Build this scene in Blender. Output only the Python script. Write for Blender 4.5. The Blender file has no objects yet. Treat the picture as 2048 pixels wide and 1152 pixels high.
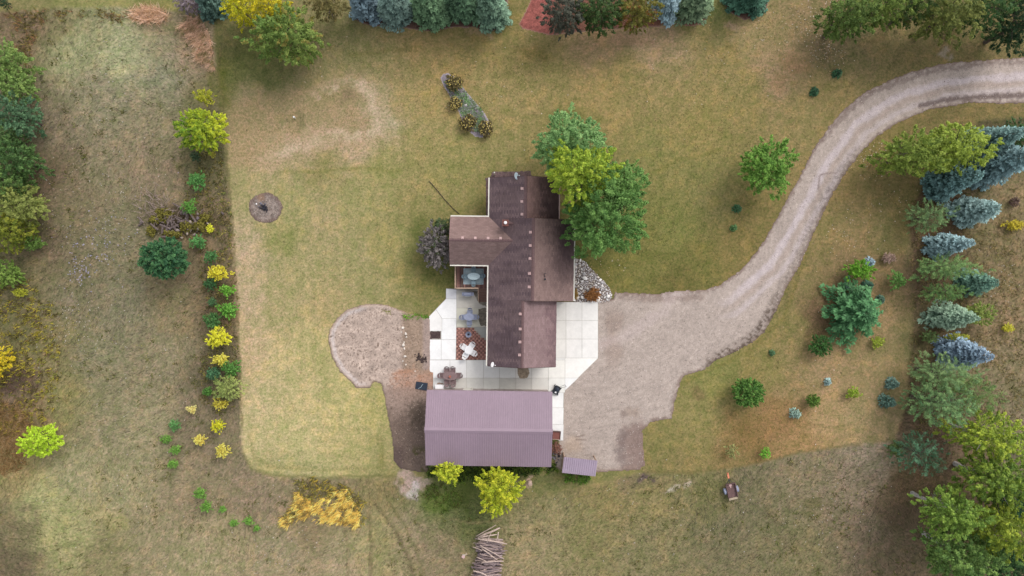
import bpy, bmesh, math, random
import numpy as np
from mathutils import Vector, Matrix

# ------------------------------------------------------------------ camera, sky, sun, exposure
SC = bpy.context.scene
COL = SC.collection
CAM_H = 68.3                      # drone height in metres; the ground in view is 102.4 m wide
cam = bpy.data.cameras.new("camera"); cam.sensor_width = 36.0; cam.lens = 24.0
cam.clip_start = 0.5; cam.clip_end = 1000.0
camo = bpy.data.objects.new("camera", cam); COL.objects.link(camo)
camo.location = (0, 0, CAM_H); camo.rotation_euler = (0, 0, 0)
SC.camera = camo

SUN_EL, SUN_AZ = math.radians(47), math.radians(40)      # azimuth clockwise from +Y
wd = bpy.data.worlds.new("World"); SC.world = wd; wd.use_nodes = True
nt = wd.node_tree; nt.nodes.clear()
wo = nt.nodes.new("ShaderNodeOutputWorld"); wb = nt.nodes.new("ShaderNodeBackground")
sk = nt.nodes.new("ShaderNodeTexSky"); sk.sky_type = 'NISHITA'; sk.sun_disc = False
sk.sun_elevation = SUN_EL; sk.sun_rotation = SUN_AZ; sk.air_density = 1.0; sk.dust_density = 3.0; sk.ozone_density = 1.0
hs = nt.nodes.new("ShaderNodeHueSaturation"); hs.inputs['Saturation'].default_value = 0.22   # veil of cloud: nearly grey sky
nt.links.new(sk.outputs[0], hs.inputs['Color']); nt.links.new(hs.outputs[0], wb.inputs[0])
wb.inputs[1].default_value = 0.142
nt.links.new(wb.outputs[0], wo.inputs[0])
sl = bpy.data.lights.new("sun", 'SUN'); sl.energy = 0.55; sl.angle = math.radians(24); sl.color = (1.0, 0.955, 0.90)
so = bpy.data.objects.new("sun", sl); COL.objects.link(so); so.location = (30, 36, 60)
so.rotation_euler = Vector((-math.sin(SUN_AZ) * math.cos(SUN_EL), -math.cos(SUN_AZ) * math.cos(SUN_EL), -math.sin(SUN_EL))).to_track_quat('-Z', 'Y').to_euler()
vs = SC.view_settings
vs.view_transform = 'Standard'; vs.look = 'None'; vs.exposure = 1.00; vs.gamma = 1.0; vs.use_curve_mapping = False
SC.cycles.max_bounces = 8; SC.cycles.diffuse_bounces = 4; SC.cycles.transparent_max_bounces = 8

# ------------------------------------------------------------------ helpers
KEXP = 1.40          # how much brighter than its base colour a flat surface shows under this sky
M2PX = 20.0
PXM = 0.05

def P(px, py, z=0.0):
    """place in metres of a photo point that lies at height z"""
    f = PXM * (1 - z / CAM_H)
    return ((px - 1024) * f, (576 - py) * f)

def lin(c):
    c = np.asarray(c, float) / 255.0
    return np.where(c <= 0.04045, c / 12.92, ((c + 0.055) / 1.055) ** 2.4)

def alb(c, k=1.0):
    return np.clip(lin(c) / KEXP * k, 0.004, 0.85)

def tag(o, label=None, cat=None, group=None, kind=None):
    if label: o['label'] = label
    if cat: o['category'] = cat
    if group: o['group'] = group
    if kind: o['kind'] = kind
    return o

def empty(name, loc, rz=0.0, label=None, cat=None, group=None):
    o = bpy.data.objects.new(name, None); COL.objects.link(o)
    o.location = (loc[0], loc[1], loc[2] if len(loc) > 2 else 0.0); o.rotation_euler = (0, 0, rz)
    o.empty_display_size = 0.3
    return tag(o, label, cat, group)

def link(name, me, parent=None, mat=None):
    o = bpy.data.objects.new(name, me); COL.objects.link(o)
    if parent is not None: o.parent = parent
    if mat is not None and len(me.materials) == 0: me.materials.append(mat)
    return o

def np_mesh(name, V, F, col=None, smooth=False):
    """V (n,3), F (m,k) faces all of one size, col (n,3) point colour"""
    me = bpy.data.meshes.new(name)
    V = np.ascontiguousarray(V, np.float32); F = np.ascontiguousarray(F, np.int32)
    m, k = F.shape
    me.vertices.add(len(V)); me.vertices.foreach_set("co", V.ravel())
    me.loops.add(m * k); me.loops.foreach_set("vertex_index", F.ravel())
    me.polygons.add(m)
    me.polygons.foreach_set("loop_start", np.arange(0, m * k, k, dtype=np.int32))
    try: me.polygons.foreach_set("loop_total", np.full(m, k, np.int32))
    except Exception: pass
    if smooth: me.polygons.foreach_set("use_smooth", np.ones(m, bool))
    me.update(calc_edges=True)
    if col is not None:
        a = me.color_attributes.new("Col", 'FLOAT_COLOR', 'POINT')
        c4 = np.ones((len(V), 4), np.float32); c4[:, :3] = col
        a.data.foreach_set("color", c4.ravel())
    return me

class MB:
    """collects solid shapes and links them as one mesh object"""
    def __init__(s): s.v = []; s.f = []
    def add(s, vs_, fs_):
        n = len(s.v); s.v += [tuple(p) for p in vs_]; s.f += [tuple(i + n for i in f) for f in fs_]; return s
    def box(s, c, d, rz=0.0, rx=0.0, ry=0.0, taper=1.0):
        R = Matrix.Rotation(rz, 3, 'Z') @ Matrix.Rotation(ry, 3, 'Y') @ Matrix.Rotation(rx, 3, 'X')
        vs_ = []
        for k in (-1, 1):
            t = taper if k > 0 else 1.0
            for i, j in ((-1, -1), (1, -1), (1, 1), (-1, 1)):
                p = R @ Vector((i * d[0] / 2 * t, j * d[1] / 2 * t, k * d[2] / 2)); vs_.append((p.x + c[0], p.y + c[1], p.z + c[2]))
        return s.add(vs_, [(3, 2, 1, 0), (4, 5, 6, 7), (0, 1, 5, 4), (1, 2, 6, 5), (2, 3, 7, 6), (3, 0, 4, 7)])
    def prism(s, poly, z0, z1):
        n = len(poly)
        a = sum(poly[i][0] * poly[(i + 1) % n][1] - poly[(i + 1) % n][0] * poly[i][1] for i in range(n))
        if a < 0: poly = poly[::-1]
        vs_ = [(x, y, z0) for x, y in poly] + [(x, y, z1) for x, y in poly]
        return s.add(vs_, [tuple(range(n))[::-1], tuple(range(n, 2 * n))] + [(i, (i + 1) % n, n + (i + 1) % n, n + i) for i in range(n)])
    def tube(s, pts, r, n=8, caps=True):
        pts = [Vector(p) for p in pts]; rs = r if isinstance(r, (list, tuple)) else [r] * len(pts)
        rings = []
        for i, p in enumerate(pts):
            d = (pts[min(i + 1, len(pts) - 1)] - pts[max(i - 1, 0)])
            d = d.normalized() if d.length > 1e-9 else Vector((0, 0, 1))
            u = d.cross(Vector((0, 0, 1)) if abs(d.z) < 0.95 else Vector((1, 0, 0))).normalized(); w = d.cross(u)
            rings.append([p + (u * math.cos(2 * math.pi * k / n) + w * math.sin(2 * math.pi * k / n)) * rs[i] for k in range(n)])
        vs_ = [q for g in rings for q in g]; fs_ = []
        for i in range(len(pts) - 1):
            for k in range(n):
                a, b = i * n + k, i * n + (k + 1) % n; fs_.append((a, a + n, b + n, b))
        if caps: fs_ += [tuple(range(n)), tuple(range((len(pts) - 1) * n, len(pts) * n))[::-1]]
        return s.add(vs_, fs_)
    def lathe(s, prof, c=(0, 0, 0), n=16, sx=1.0, sy=1.0):
        vs_ = []; fs_ = []
        for r, z in prof:
            for k in range(n):
                a = 2 * math.pi * k / n; vs_.append((c[0] + r * sx * math.cos(a), c[1] + r * sy * math.sin(a), c[2] + z))
        for i in range(len(prof) - 1):
            for k in range(n):
                a, b = i * n + k, i * n + (k + 1) % n; fs_.append((a, b, b + n, a + n))
        fs_ += [tuple(range(n))[::-1], tuple(range((len(prof) - 1) * n, len(prof) * n))]
        return s.add(vs_, fs_)
    def mesh(s, name, smooth=False):
        me = bpy.data.meshes.new(name); me.from_pydata(s.v, [], s.f); me.update()
        if smooth:
            for p in me.polygons: p.use_smooth = True
        return me
    def build(s, name, mat, parent=None, smooth=False):
        return link(name, s.mesh(name, smooth), parent, mat)

# ---- value noise on numpy arrays
def vnoise(x, y, seed=0):
    x = np.asarray(x, float); y = np.asarray(y, float)
    xi = np.floor(x).astype(np.int64); yi = np.floor(y).astype(np.int64); fx = x - xi; fy = y - yi
    fx = fx * fx * (3 - 2 * fx); fy = fy * fy * (3 - 2 * fy)
    def h(a, b):
        n = (a * 374761393 + b * 668265263 + seed * 1442695041) & 0xffffffff
        n = ((n ^ (n >> 13)) * 1274126177) & 0xffffffff
        n = n ^ (n >> 16)
        return (n & 0xffff) / 65535.0
    return (h(xi, yi) * (1 - fx) + h(xi + 1, yi) * fx) * (1 - fy) + (h(xi, yi + 1) * (1 - fx) + h(xi + 1, yi + 1) * fx) * fy

def fbm(x, y, seed=0, o=4):
    t = 0; a = 0.5; s = 0
    for i in range(o):
        t = t + a * vnoise(x, y, seed + i * 17); s += a; a *= 0.5; x = x * 2.03 + 5.1; y = y * 2.03 + 3.7
    return t / s

def sdf(px, py, poly):
    """signed distance in photo pixels to a closed outline, negative inside"""
    px = np.asarray(px, float); py = np.asarray(py, float)
    d2 = np.full(px.shape, 1e18); ins = np.zeros(px.shape, bool); n = len(poly)
    for i in range(n):
        x0, y0 = poly[i]; x1, y1 = poly[(i + 1) % n]
        ex, ey = x1 - x0, y1 - y0; L = ex * ex + ey * ey + 1e-12
        t = np.clip(((px - x0) * ex + (py - y0) * ey) / L, 0, 1)
        d2 = np.minimum(d2, (px - x0 - t * ex) ** 2 + (py - y0 - t * ey) ** 2)
        if y0 != y1:
            c = ((y0 > py) != (y1 > py)) & (px < (x1 - x0) * (py - y0) / (y1 - y0) + x0); ins ^= c
    return np.where(ins, -1, 1) * np.sqrt(d2)

def dline(px, py, pts):
    d2 = np.full(np.shape(px), 1e18)
    for (x0, y0), (x1, y1) in zip(pts[:-1], pts[1:]):
        ex, ey = x1 - x0, y1 - y0; L = ex * ex + ey * ey + 1e-12
        t = np.clip(((px - x0) * ex + (py - y0) * ey) / L, 0, 1)
        d2 = np.minimum(d2, (px - x0 - t * ex) ** 2 + (py - y0 - t * ey) ** 2)
    return np.sqrt(d2)

def sstep(a, b, x):
    t = np.clip((x - a) / (b - a), 0, 1); return t * t * (3 - 2 * t)

# ------------------------------------------------------------------ materials
def mat_new(name):
    m = bpy.data.materials.new(name); m.use_nodes = True; n = m.node_tree.nodes; n.clear()
    out = n.new("ShaderNodeOutputMaterial"); b = n.new("ShaderNodeBsdfPrincipled")
    m.node_tree.links.new(b.outputs[0], out.inputs[0]); return m, n, m.node_tree.links, b, out

def noise_mul(n, l, scale, lo, hi, detail=3.0, rough=0.6, coord=None, src=None):
    t = n.new("ShaderNodeTexNoise"); t.inputs['Scale'].default_value = scale; t.inputs['Detail'].default_value = detail
    t.inputs['Roughness'].default_value = rough
    if coord is not None: l.new(coord, t.inputs['Vector'])
    r = n.new("ShaderNodeMapRange"); r.inputs['From Min'].default_value = 0.28; r.inputs['From Max'].default_value = 0.72
    r.inputs['To Min'].default_value = lo; r.inputs['To Max'].default_value = hi; l.new(t.outputs['Fac'], r.inputs['Value'])
    return r.outputs[0], t.outputs['Fac']

def mulc(n, l, c, f):
    v = n.new("ShaderNodeVectorMath"); v.operation = 'SCALE'; l.new(c, v.inputs[0]); l.new(f, v.inputs['Scale']); return v.outputs[0]

def mat_attr(name, noises, rough=0.9, bump=0.0, bump_scale=20.0, spec=0.2, hue=None):
    """colour from the mesh's own colour attribute, roughened by noise in object space"""
    m, n, l, b, out = mat_new(name)
    a = n.new("ShaderNodeAttribute"); a.attribute_name = "Col"; c = a.outputs['Color']
    tc = n.new("ShaderNodeTexCoord").outputs['Object']
    for s, lo, hi in noises:
        f, _ = noise_mul(n, l, s, lo, hi, coord=tc); c = mulc(n, l, c, f)
    l.new(c, b.inputs['Base Color']); b.inputs['Roughness'].default_value = rough; b.inputs['Specular IOR Level'].default_value = spec
    if bump:
        t = n.new("ShaderNodeTexNoise"); t.inputs['Scale'].default_value = bump_scale; t.inputs['Detail'].default_value = 4; l.new(tc, t.inputs['Vector'])
        bp = n.new("ShaderNodeBump"); bp.inputs['Strength'].default_value = bump; bp.inputs['Distance'].default_value = 0.05
        l.new(t.outputs['Fac'], bp.inputs['Height']); l.new(bp.outputs[0], b.inputs['Normal'])
    return m

def mat_plain(name, rgb, rough=0.7, metal=0.0, noises=((6, .82, 1.15),), bump=0.0, bump_scale=30.0, k=1.0, spec=0.3, objcol=False, coat=0.0):
    m, n, l, b, out = mat_new(name)
    tc = n.new("ShaderNodeTexCoord").outputs['Object']
    if objcol:
        oi = n.new("ShaderNodeObjectInfo"); c = oi.outputs['Color']
    else:
        q = n.new("ShaderNodeRGB"); q.outputs[0].default_value = (*alb(rgb, k), 1); c = q.outputs[0]
    for s, lo, hi in noises:
        f, _ = noise_mul(n, l, s, lo, hi, coord=tc); c = mulc(n, l, c, f)
    l.new(c, b.inputs['Base Color']); b.inputs['Roughness'].default_value = rough; b.inputs['Metallic'].default_value = metal
    b.inputs['Specular IOR Level'].default_value = spec
    if coat: b.inputs['Coat Weight'].default_value = coat
    if bump:
        t = n.new("ShaderNodeTexNoise"); t.inputs['Scale'].default_value = bump_scale; t.inputs['Detail'].default_value = 3; l.new(tc, t.inputs['Vector'])
        bp = n.new("ShaderNodeBump"); bp.inputs['Strength'].default_value = bump; bp.inputs['Distance'].default_value = 0.02
        l.new(t.outputs['Fac'], bp.inputs['Height']); l.new(bp.outputs[0], b.inputs['Normal'])
    return m

def mat_leaf(name, trans=0.42):
    m, n, l, b, out = mat_new(name)
    a = n.new("ShaderNodeAttribute"); a.attribute_name = "Col"
    b.inputs['Roughness'].default_value = 0.6; b.inputs['Specular IOR Level'].default_value = 0.25
    l.new(a.outputs['Color'], b.inputs['Base Color'])
    t = n.new("ShaderNodeBsdfTranslucent"); l.new(a.outputs['Color'], t.inputs['Color'])
    mx = n.new("ShaderNodeMixShader"); mx.inputs[0].default_value = trans
    l.new(b.outputs[0], mx.inputs[1]); l.new(t.outputs[0], mx.inputs[2]); l.new(mx.outputs[0], out.inputs[0])
    return m

M = {}
def mat_turf():
    m, n, l, b, out = mat_new("ground_turf")
    a = n.new("ShaderNodeAttribute"); a.attribute_name = "Col"; c = a.outputs['Color']; tc = n.new("ShaderNodeTexCoord").outputs['Object']
    for s_, lo, hi in ((4.2, (.66, .78, .62), (1.36, 1.24, 1.36)), (1.1, (.86, .93, .82), (1.13, 1.07, 1.14)), (13, (.70, .74, .70), (1.30, 1.26, 1.30))):
        t = n.new("ShaderNodeTexNoise"); t.inputs['Scale'].default_value = s_; t.inputs['Detail'].default_value = 3; t.inputs['Roughness'].default_value = .62; l.new(tc, t.inputs['Vector'])
        r = n.new("ShaderNodeMapRange"); r.inputs['From Min'].default_value = .3; r.inputs['From Max'].default_value = .7; l.new(t.outputs['Fac'], r.inputs['Value'])
        mx = n.new("ShaderNodeMix"); mx.data_type = 'VECTOR'; l.new(r.outputs[0], mx.inputs[0]); mx.inputs[4].default_value = lo; mx.inputs[5].default_value = hi
        v = n.new("ShaderNodeVectorMath"); v.operation = 'MULTIPLY'; l.new(c, v.inputs[0]); l.new(mx.outputs[1], v.inputs[1]); c = v.outputs[0]
    l.new(c, b.inputs['Base Color']); b.inputs['Roughness'].default_value = .95; b.inputs['Specular IOR Level'].default_value = .15
    t = n.new("ShaderNodeTexNoise"); t.inputs['Scale'].default_value = 14; t.inputs['Detail'].default_value = 4; l.new(tc, t.inputs['Vector'])
    bp = n.new("ShaderNodeBump"); bp.inputs['Strength'].default_value = .5; bp.inputs['Distance'].default_value = .05; l.new(t.outputs['Fac'], bp.inputs['Height']); l.new(bp.outputs[0], b.inputs['Normal'])
    return m
M['ground'] = mat_turf()
M['gravel'] = mat_attr("gravel", ((11, .78, 1.2), (2.2, .9, 1.1), (28, .8, 1.2)), 0.95, 0.6, 30)
M['dirt'] = mat_attr("bare_dirt", ((4.5, .78, 1.2), (14, .78, 1.22), (1.1, .9, 1.1)), 0.95, 0.6, 18)
M['mulch'] = mat_attr("mulch", ((14, .6, 1.4), (4, .8, 1.2)), 0.95, 0.8, 25)
M['leaf'] = mat_leaf("leaf"); M['needle'] = mat_leaf("needle", 0.12); M['blade'] = mat_leaf("grass_blade", 0.3)
M['bark'] = mat_plain("bark", (120, 105, 95), 0.9, noises=((9, .6, 1.4),), bump=0.6, k=.7)
M['twig'] = mat_plain("dead_twig", (165, 145, 135), 0.9, noises=((5, .7, 1.3),), k=.9)
M['shingle'] = mat_attr("asphalt_shingle", ((24, .86, 1.14), (2.5, .93, 1.07)), 0.92, 0.4, 60, .2)
M['metal_roof'] = mat_plain("purple_metal_roof", (153, 132, 145), 0.5, noises=((.35, .93, 1.05), (2.5, .96, 1.03), (12, .96, 1.03)), spec=.35)
M['metal_roof_pale'] = mat_plain("pale_purple_metal_roof", (172, 155, 172), 0.45, noises=((1.2, .93, 1.05),), spec=.35)
M['concrete'] = mat_plain("concrete", (0, 0, 0), 0.85, noises=((.45, .93, 1.03), (1.6, .94, 1.03), (7, .96, 1.04), (40, .94, 1.05)), bump=.15, bump_scale=40, objcol=True)
M['joint'] = mat_plain("joint_sand", (176, 168, 158), 0.95)
M['brick'] = mat_attr("clay_brick", ((30, .85, 1.15),), 0.9, 0.3, 50)
M['siding'] = mat_plain("tan_siding", (170, 150, 130), 0.7, noises=((3, .93, 1.06),))
M['trim'] = mat_plain("cream_trim", (232, 226, 214), 0.5, noises=((4, .93, 1.04),))
M['fascia'] = mat_plain("brown_fascia", (92, 70, 64), 0.7)
M['glass'] = mat_plain("window_glass", (60, 70, 78), 0.06, noises=((1, .9, 1.1),), spec=.6)
M['vent'] = mat_plain("vent_pink_metal", (205, 172, 168), 0.55, noises=((8, .92, 1.06),))
M['chim'] = mat_plain("chimney_brick", (128, 84, 76), 0.9, noises=((18, .75, 1.2),), bump=.4)
M['white'] = mat_plain("white_plastic", (252, 250, 250), 0.35, noises=((5, .97, 1.02),), spec=.5)
M['dish'] = mat_plain("pale_blue_dish", (196, 212, 222), 0.4, noises=((5, .94, 1.04),))
M['deck'] = mat_plain("deck_board_stain", (0, 0, 0), 0.75, noises=((3, .85, 1.15), (22, .9, 1.1)), objcol=True)
M['rail'] = mat_plain("weathered_rail", (176, 150, 130), 0.85, noises=((6, .8, 1.15),))
M['rug'] = mat_plain("pale_rug", (190, 208, 214), 0.95, noises=((9, .9, 1.08),))
M['rug2'] = mat_plain("rug_border", (136, 156, 166), 0.95, noises=((12, .85, 1.1),))
M['teal'] = mat_plain("teal_glass", (130, 196, 192), 0.1, noises=((3, .9, 1.1),), spec=.6)
M['dark'] = mat_plain("dark_metal", (62, 64, 70), 0.5, noises=((7, .85, 1.15),))
M['blue_metal'] = mat_plain("blue_grey_metal", (150, 156, 178), 0.5, noises=((9, .85, 1.12),))
M['brownset'] = mat_plain("taupe_wicker", (138, 116, 116), 0.85, noises=((16, .75, 1.2),), bump=.4)
M['terracotta'] = mat_plain("terracotta", (196, 120, 96), 0.8)
M['black'] = mat_plain("black_plastic", (44, 48, 56), 0.45, noises=((9, .8, 1.2),))
M['navy'] = mat_plain("navy_panel", (46, 54, 68), 0.35, noises=((2, .85, 1.15),))
M['rust'] = mat_plain("rusty_red_bed", (118, 92, 90), 0.85, noises=((5, .75, 1.2), (20, .85, 1.15)))
M['redwood'] = mat_plain("red_brown_wood", (130, 82, 74), 0.85, noises=((6, .8, 1.15),))
M['tyre'] = mat_plain("blue_grey_tyre", (112, 122, 140), 0.8, noises=((10, .85, 1.1),))
M['orange'] = mat_plain("orange_paint", (232, 140, 108), 0.5, noises=((10, .9, 1.1),))
M['plank'] = mat_plain("pale_plank", (190, 172, 148), 0.85, noises=((8, .85, 1.1),))
M['rock'] = mat_plain("limestone", (0, 0, 0), 0.9, noises=((6, .8, 1.15),), bump=.4, objcol=True)
M['log'] = mat_plain("weathered_log", (0, 0, 0), 0.95, noises=((5, .75, 1.2), (24, .85, 1.15)), bump=.5, objcol=True)
M['char'] = mat_plain("charred_wood", (52, 50, 58), 0.9, noises=((12, .6, 1.5),))
M['cable'] = mat_plain("dark_hose", (70, 62, 50), 0.7)
# ------------------------------------------------------------------ ground: outlines read off the photograph (photo pixels)
LAWN = [(426, 40), (428, 95), (436, 150), (444, 200), (450, 300), (462, 420), (470, 560), (477, 700), (481, 850), (486, 905),
        (502, 938), (540, 952), (640, 957), (790, 952), (880, 1000), (1100, 985), (1200, 965), (1290, 944), (1380, 946), (1500, 930), (1600, 905), (1720, 888),
        (1790, 882), (1815, 800), (1822, 700), (1830, 600), (1828, 520), (1815, 440), (1850, 360), (1960, 240), (2120, 230), (2500, 230), (2500, -400),
        (-300, -400), (-300, 34), (20, 24), (120, 14), (240, 14), (330, 20), (385, 28)]
DRIVE = [(2300, 108), (2048, 113), (1960, 120), (1890, 125), (1830, 140), (1780, 158), (1730, 183), (1690, 215), (1655, 255), (1625, 300), (1600, 350),
         (1572, 400), (1545, 450), (1515, 500), (1480, 540), (1440, 568), (1410, 579), (1350, 581), (1310, 587), (1230, 583), (1224, 596), (1190, 600),
         (1140, 603), (1140, 700), (1108, 778), (1108, 940), (1195, 946), (1240, 944), (1280, 940), (1290, 930), (1286, 862), (1300, 846), (1345, 838), (1352, 800),
         (1360, 770), (1368, 753), (1410, 740), (1427, 725), (1470, 705), (1500, 690), (1530, 665), (1552, 625), (1577, 570), (1602, 530), (1627, 470), (1660, 400),
         (1690, 350), (1720, 310), (1750, 278), (1800, 245), (1860, 220), (1940, 207), (2048, 208), (2300, 210)]
SAND = [(655, 680), (658, 658), (672, 636), (692, 619), (720, 609), (752, 606), (775, 609), (800, 618), (822, 627), (862, 637), (862, 742), (868, 744), (868, 784),
        (862, 800), (858, 945), (840, 945), (800, 938), (787, 922), (784, 880), (776, 840), (769, 800), (762, 768), (748, 764), (742, 776), (712, 778), (703, 766), (680, 745), (663, 716)]
RED_MULCH = [(1075, -60), (1062, -5), (1050, 22), (1036, 48), (1044, 58), (1075, 66), (1100, 72), (1150, 66), (1215, 60), (1320, 54), (1335, 44), (1355, 50), (1380, 54), (1405, 50), (1418, 34), (1425, -10), (1425, -60)]
SPRUCE_BED = [(690, -60), (702, 20), (712, 42), (740, 53), (790, 54), (830, 60), (860, 64), (905, 56), (950, 56), (968, 66), (992, 62), (1008, 48), (1016, 20), (1018, -60)]
SPRUCE_BED2 = [(1440, -60), (1445, 5), (1458, 25), (1490, 42), (1510, 34), (1532, 22), (1542, -5), (1545, -60)]
ISLAND = [(880, 155), (886, 147), (896, 145), (908, 152), (922, 168), (936, 186), (955, 208), (970, 226), (978, 240), (985, 256), (978, 270), (965, 276), (950, 274), (938, 264), (926, 248), (916, 222), (905, 206), (897, 188), (886, 172)]
FIRE = [(497, 412), (500, 400), (508, 392), (520, 387), (534, 384), (546, 388), (556, 394), (563, 404), (566, 416), (562, 430), (554, 440), (542, 446), (526, 446), (510, 441), (502, 432), (497, 422)]
ROCKBED = [(1146, 517), (1160, 516), (1172, 524), (1184, 538), (1196, 549), (1209, 562), (1220, 575), (1226, 588), (1223, 602), (1206, 606), (1146, 606)]
HOUSEBED_W = [(970, 355), (979, 353), (984, 343), (1062, 341), (1064, 356), (984, 360), (984, 436), (972, 436)]

FIELD_PTS = """150 90 140 140 100;250 110 148 147 108;120 60 118 110 74;60 60 120 100 75;350 60 133 118 88;200 200 130 122 95;100 250 119 107 84;300 250 127 116 88;90 350 110 92 70;200 350 124 113 86;300 330 129 113 88;150 450 116 105 77
230 480 118 110 82;90 480 107 92 70;60 560 113 103 70;150 600 115 106 79;250 620 118 111 85;350 600 124 111 78;400 560 114 98 73;30 650 106 98 63;100 700 121 110 71;200 720 122 115 86;320 720 129 118 89;30 780 104 86 67;60 820 133 110 78;20 860 152 124 88
120 800 124 117 71;200 850 128 119 88;300 850 138 127 95;400 840 119 105 82;450 900 124 110 85;30 930 140 123 78;150 950 139 131 95;250 980 138 129 94;90 1000 149 146 95;30 1050 110 100 70;120 1050 145 140 90;150 1080 143 137 90;20 1130 102 90 66;200 1100 125 115 78
300 1080 134 122 90;380 1000 131 116 88;450 1060 143 128 95;400 1130 143 131 96;500 1000 129 112 88;560 1100 138 125 95;620 1070 129 113 82;680 1130 146 130 100;760 980 124 112 72;720 1100 138 128 88;760 1090 134 126 80;820 1080 138 122 94;850 1100 128 113 85
880 1000 100 108 58;940 1010 90 97 48;920 960 74 82 42;1090 960 110 105 60;1100 1020 128 118 80;1060 1100 136 122 87;1200 980 128 115 70;1180 1050 124 115 72;1300 1000 124 113 70;1300 1100 120 111 75;1400 960 117 109 69;1450 1050 109 101 72;1500 1000 112 103 75
1550 1080 112 104 73;1600 960 121 109 82;1600 1100 117 108 73;1720 980 129 113 92;1740 1050 119 103 82;1800 1100 112 96 72;1750 910 146 130 108;1820 970 114 93 66;1800 1040 107 91 70;1880 860 92 73 58;1930 920 114 93 72;2040 900 111 97 80;1990 450 122 106 72;2020 400 124 108 75
2000 550 120 104 72;2000 640 129 110 80;2030 740 127 112 82;2030 820 124 110 84;1850 530 98 80 60;1850 680 104 90 62;1870 480 100 80 58;1900 660 110 92 66;1870 400 95 75 55;2010 280 90 80 52;1900 1000 95 80 55;1850 850 92 74 56;1270 940 118 104 74;660 985 125 112 82;380 120 140 120 95;330 150 128 124 98;430 600 108 90 66;430 760 98 88 66;420 300 105 98 64;400 200 112 104 70;440 440 112 96 72"""
LAWN_PTS = """450 150 92 93 42;520 150 98 99 49;480 100 87 87 42;440 80 95 90 50;700 90 120 112 68;650 170 130 118 75;500 200 138 122 85;570 240 134 120 84;700 180 130 116 78;740 200 160 144 114;770 240 168 151 124;700 250 148 128 95;600 280 162 140 110
720 290 162 138 106;520 310 163 139 104;640 330 135 122 72;850 100 139 118 70;860 200 144 125 72;850 300 139 125 72;960 90 122 108 60;1050 100 121 106 59;1000 200 139 122 72;1100 180 137 120 70;1200 90 147 121 84;1280 75 153 127 95;1340 70 147 124 89;1250 150 132 116 65
1200 200 143 122 70;1400 50 129 115 65;1500 50 138 120 77;1450 130 130 114 65;1600 60 125 106 70;1580 120 147 121 84;1560 160 147 121 87;1650 90 107 92 63;1500 200 128 114 62;1350 200 134 117 68;1400 250 132 117 62;1600 220 132 116 68;1700 100 115 101 65;1650 180 129 112 65
1800 90 115 101 61;1950 75 110 96 56;1000 50 118 106 56;1300 300 120 113 58;1400 350 118 111 58;1350 450 112 109 51;1300 540 112 106 49;1400 520 108 101 46;1480 480 118 103 53;1500 420 118 103 55;1250 520 105 101 43;1440 400 122 113 62;980 300 134 122 70;900 330 130 122 66
850 400 134 122 70;760 330 137 128 72;700 400 139 130 78;580 400 141 132 82;640 440 147 132 89;480 350 148 135 88;500 500 163 142 109;490 600 168 145 111;560 480 135 128 73;600 560 148 135 88;560 620 153 138 92;640 600 153 135 88;700 520 144 132 85;780 480 134 125 72
820 560 120 111 59;760 580 138 128 79;500 700 173 148 111;560 720 163 148 100;620 700 158 145 92;600 800 166 150 101;500 800 170 152 109;500 880 168 152 104;600 880 170 155 104;700 880 163 148 95;700 800 163 150 95;760 820 149 140 82;750 900 149 138 85;770 940 134 125 75
600 940 149 140 90;520 930 144 135 85;1600 560 124 108 65;1650 450 130 113 65;1700 450 131 113 68;1720 480 136 111 71;1680 370 134 113 65;1780 470 120 109 62;1780 400 113 99 56;1750 260 129 111 60;1850 240 119 103 58;1950 230 119 103 58;1700 560 120 99 65;1620 620 116 97 62
1580 640 121 109 60;1540 740 125 113 60;1600 740 134 115 72;1580 780 136 113 71;1440 760 120 116 58;1400 830 129 118 65;1420 880 125 113 62;1500 860 121 95 52;1560 840 128 97 59;1650 750 148 122 84;1660 830 152 125 82;1720 840 152 130 87;1600 880 147 115 70;1760 720 138 118 77
1760 640 145 120 79;1800 580 125 106 68;1810 680 116 106 65;1830 560 98 80 60;1800 830 134 116 80;1340 890 118 109 58;1350 920 120 106 60;1450 900 129 106 62;20 10 120 112 66;200 8 128 122 68;340 10 122 116 60;890 130 138 118 68;1000 420 120 112 60;860 480 96 98 44;860 540 100 98 44;1150 240 124 112 58;920 970 84 92 42;1080 965 104 102 56;1200 955 112 108 58;1340 560 100 92 42;1560 540 112 98 52;1470 600 112 100 50;800 200 140 122 72;806 262 140 124 72;792 150 134 118 72;740 120 128 116 70;1560 60 132 114 72;1430 30 100 104 50"""
def parse(s):
    return np.array([[float(v) for v in q.split()] for ln in s.split("\n") for q in ln.split(";") if q.strip()])
FP, LP = parse(FIELD_PTS), parse(LAWN_PTS)
def tone(c, g, sat):
    y = c @ np.array([.2126, .7152, .0722]); return (y[:, None] + (c - y[:, None]) * sat) * g
FIELD_C, LAWN_C = tone(lin(FP[:, 2:]), 1.21, .86), tone(lin(LP[:, 2:]), 1.26, .86) * np.array([.985, 1.0, 1.02])

def blend(px, py, pts, cols):
    out = np.zeros((len(px), 3))
    for i in range(0, len(px), 40000):
        d2 = (px[i:i + 40000, None] - pts[None, :, 0]) ** 2 + (py[i:i + 40000, None] - pts[None, :, 1]) ** 2
        w = 1.0 / (d2 + 26.0 ** 2) ** 2.1
        out[i:i + 40000] = (w @ cols) / w.sum(1, keepdims=True)
    return out

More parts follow.
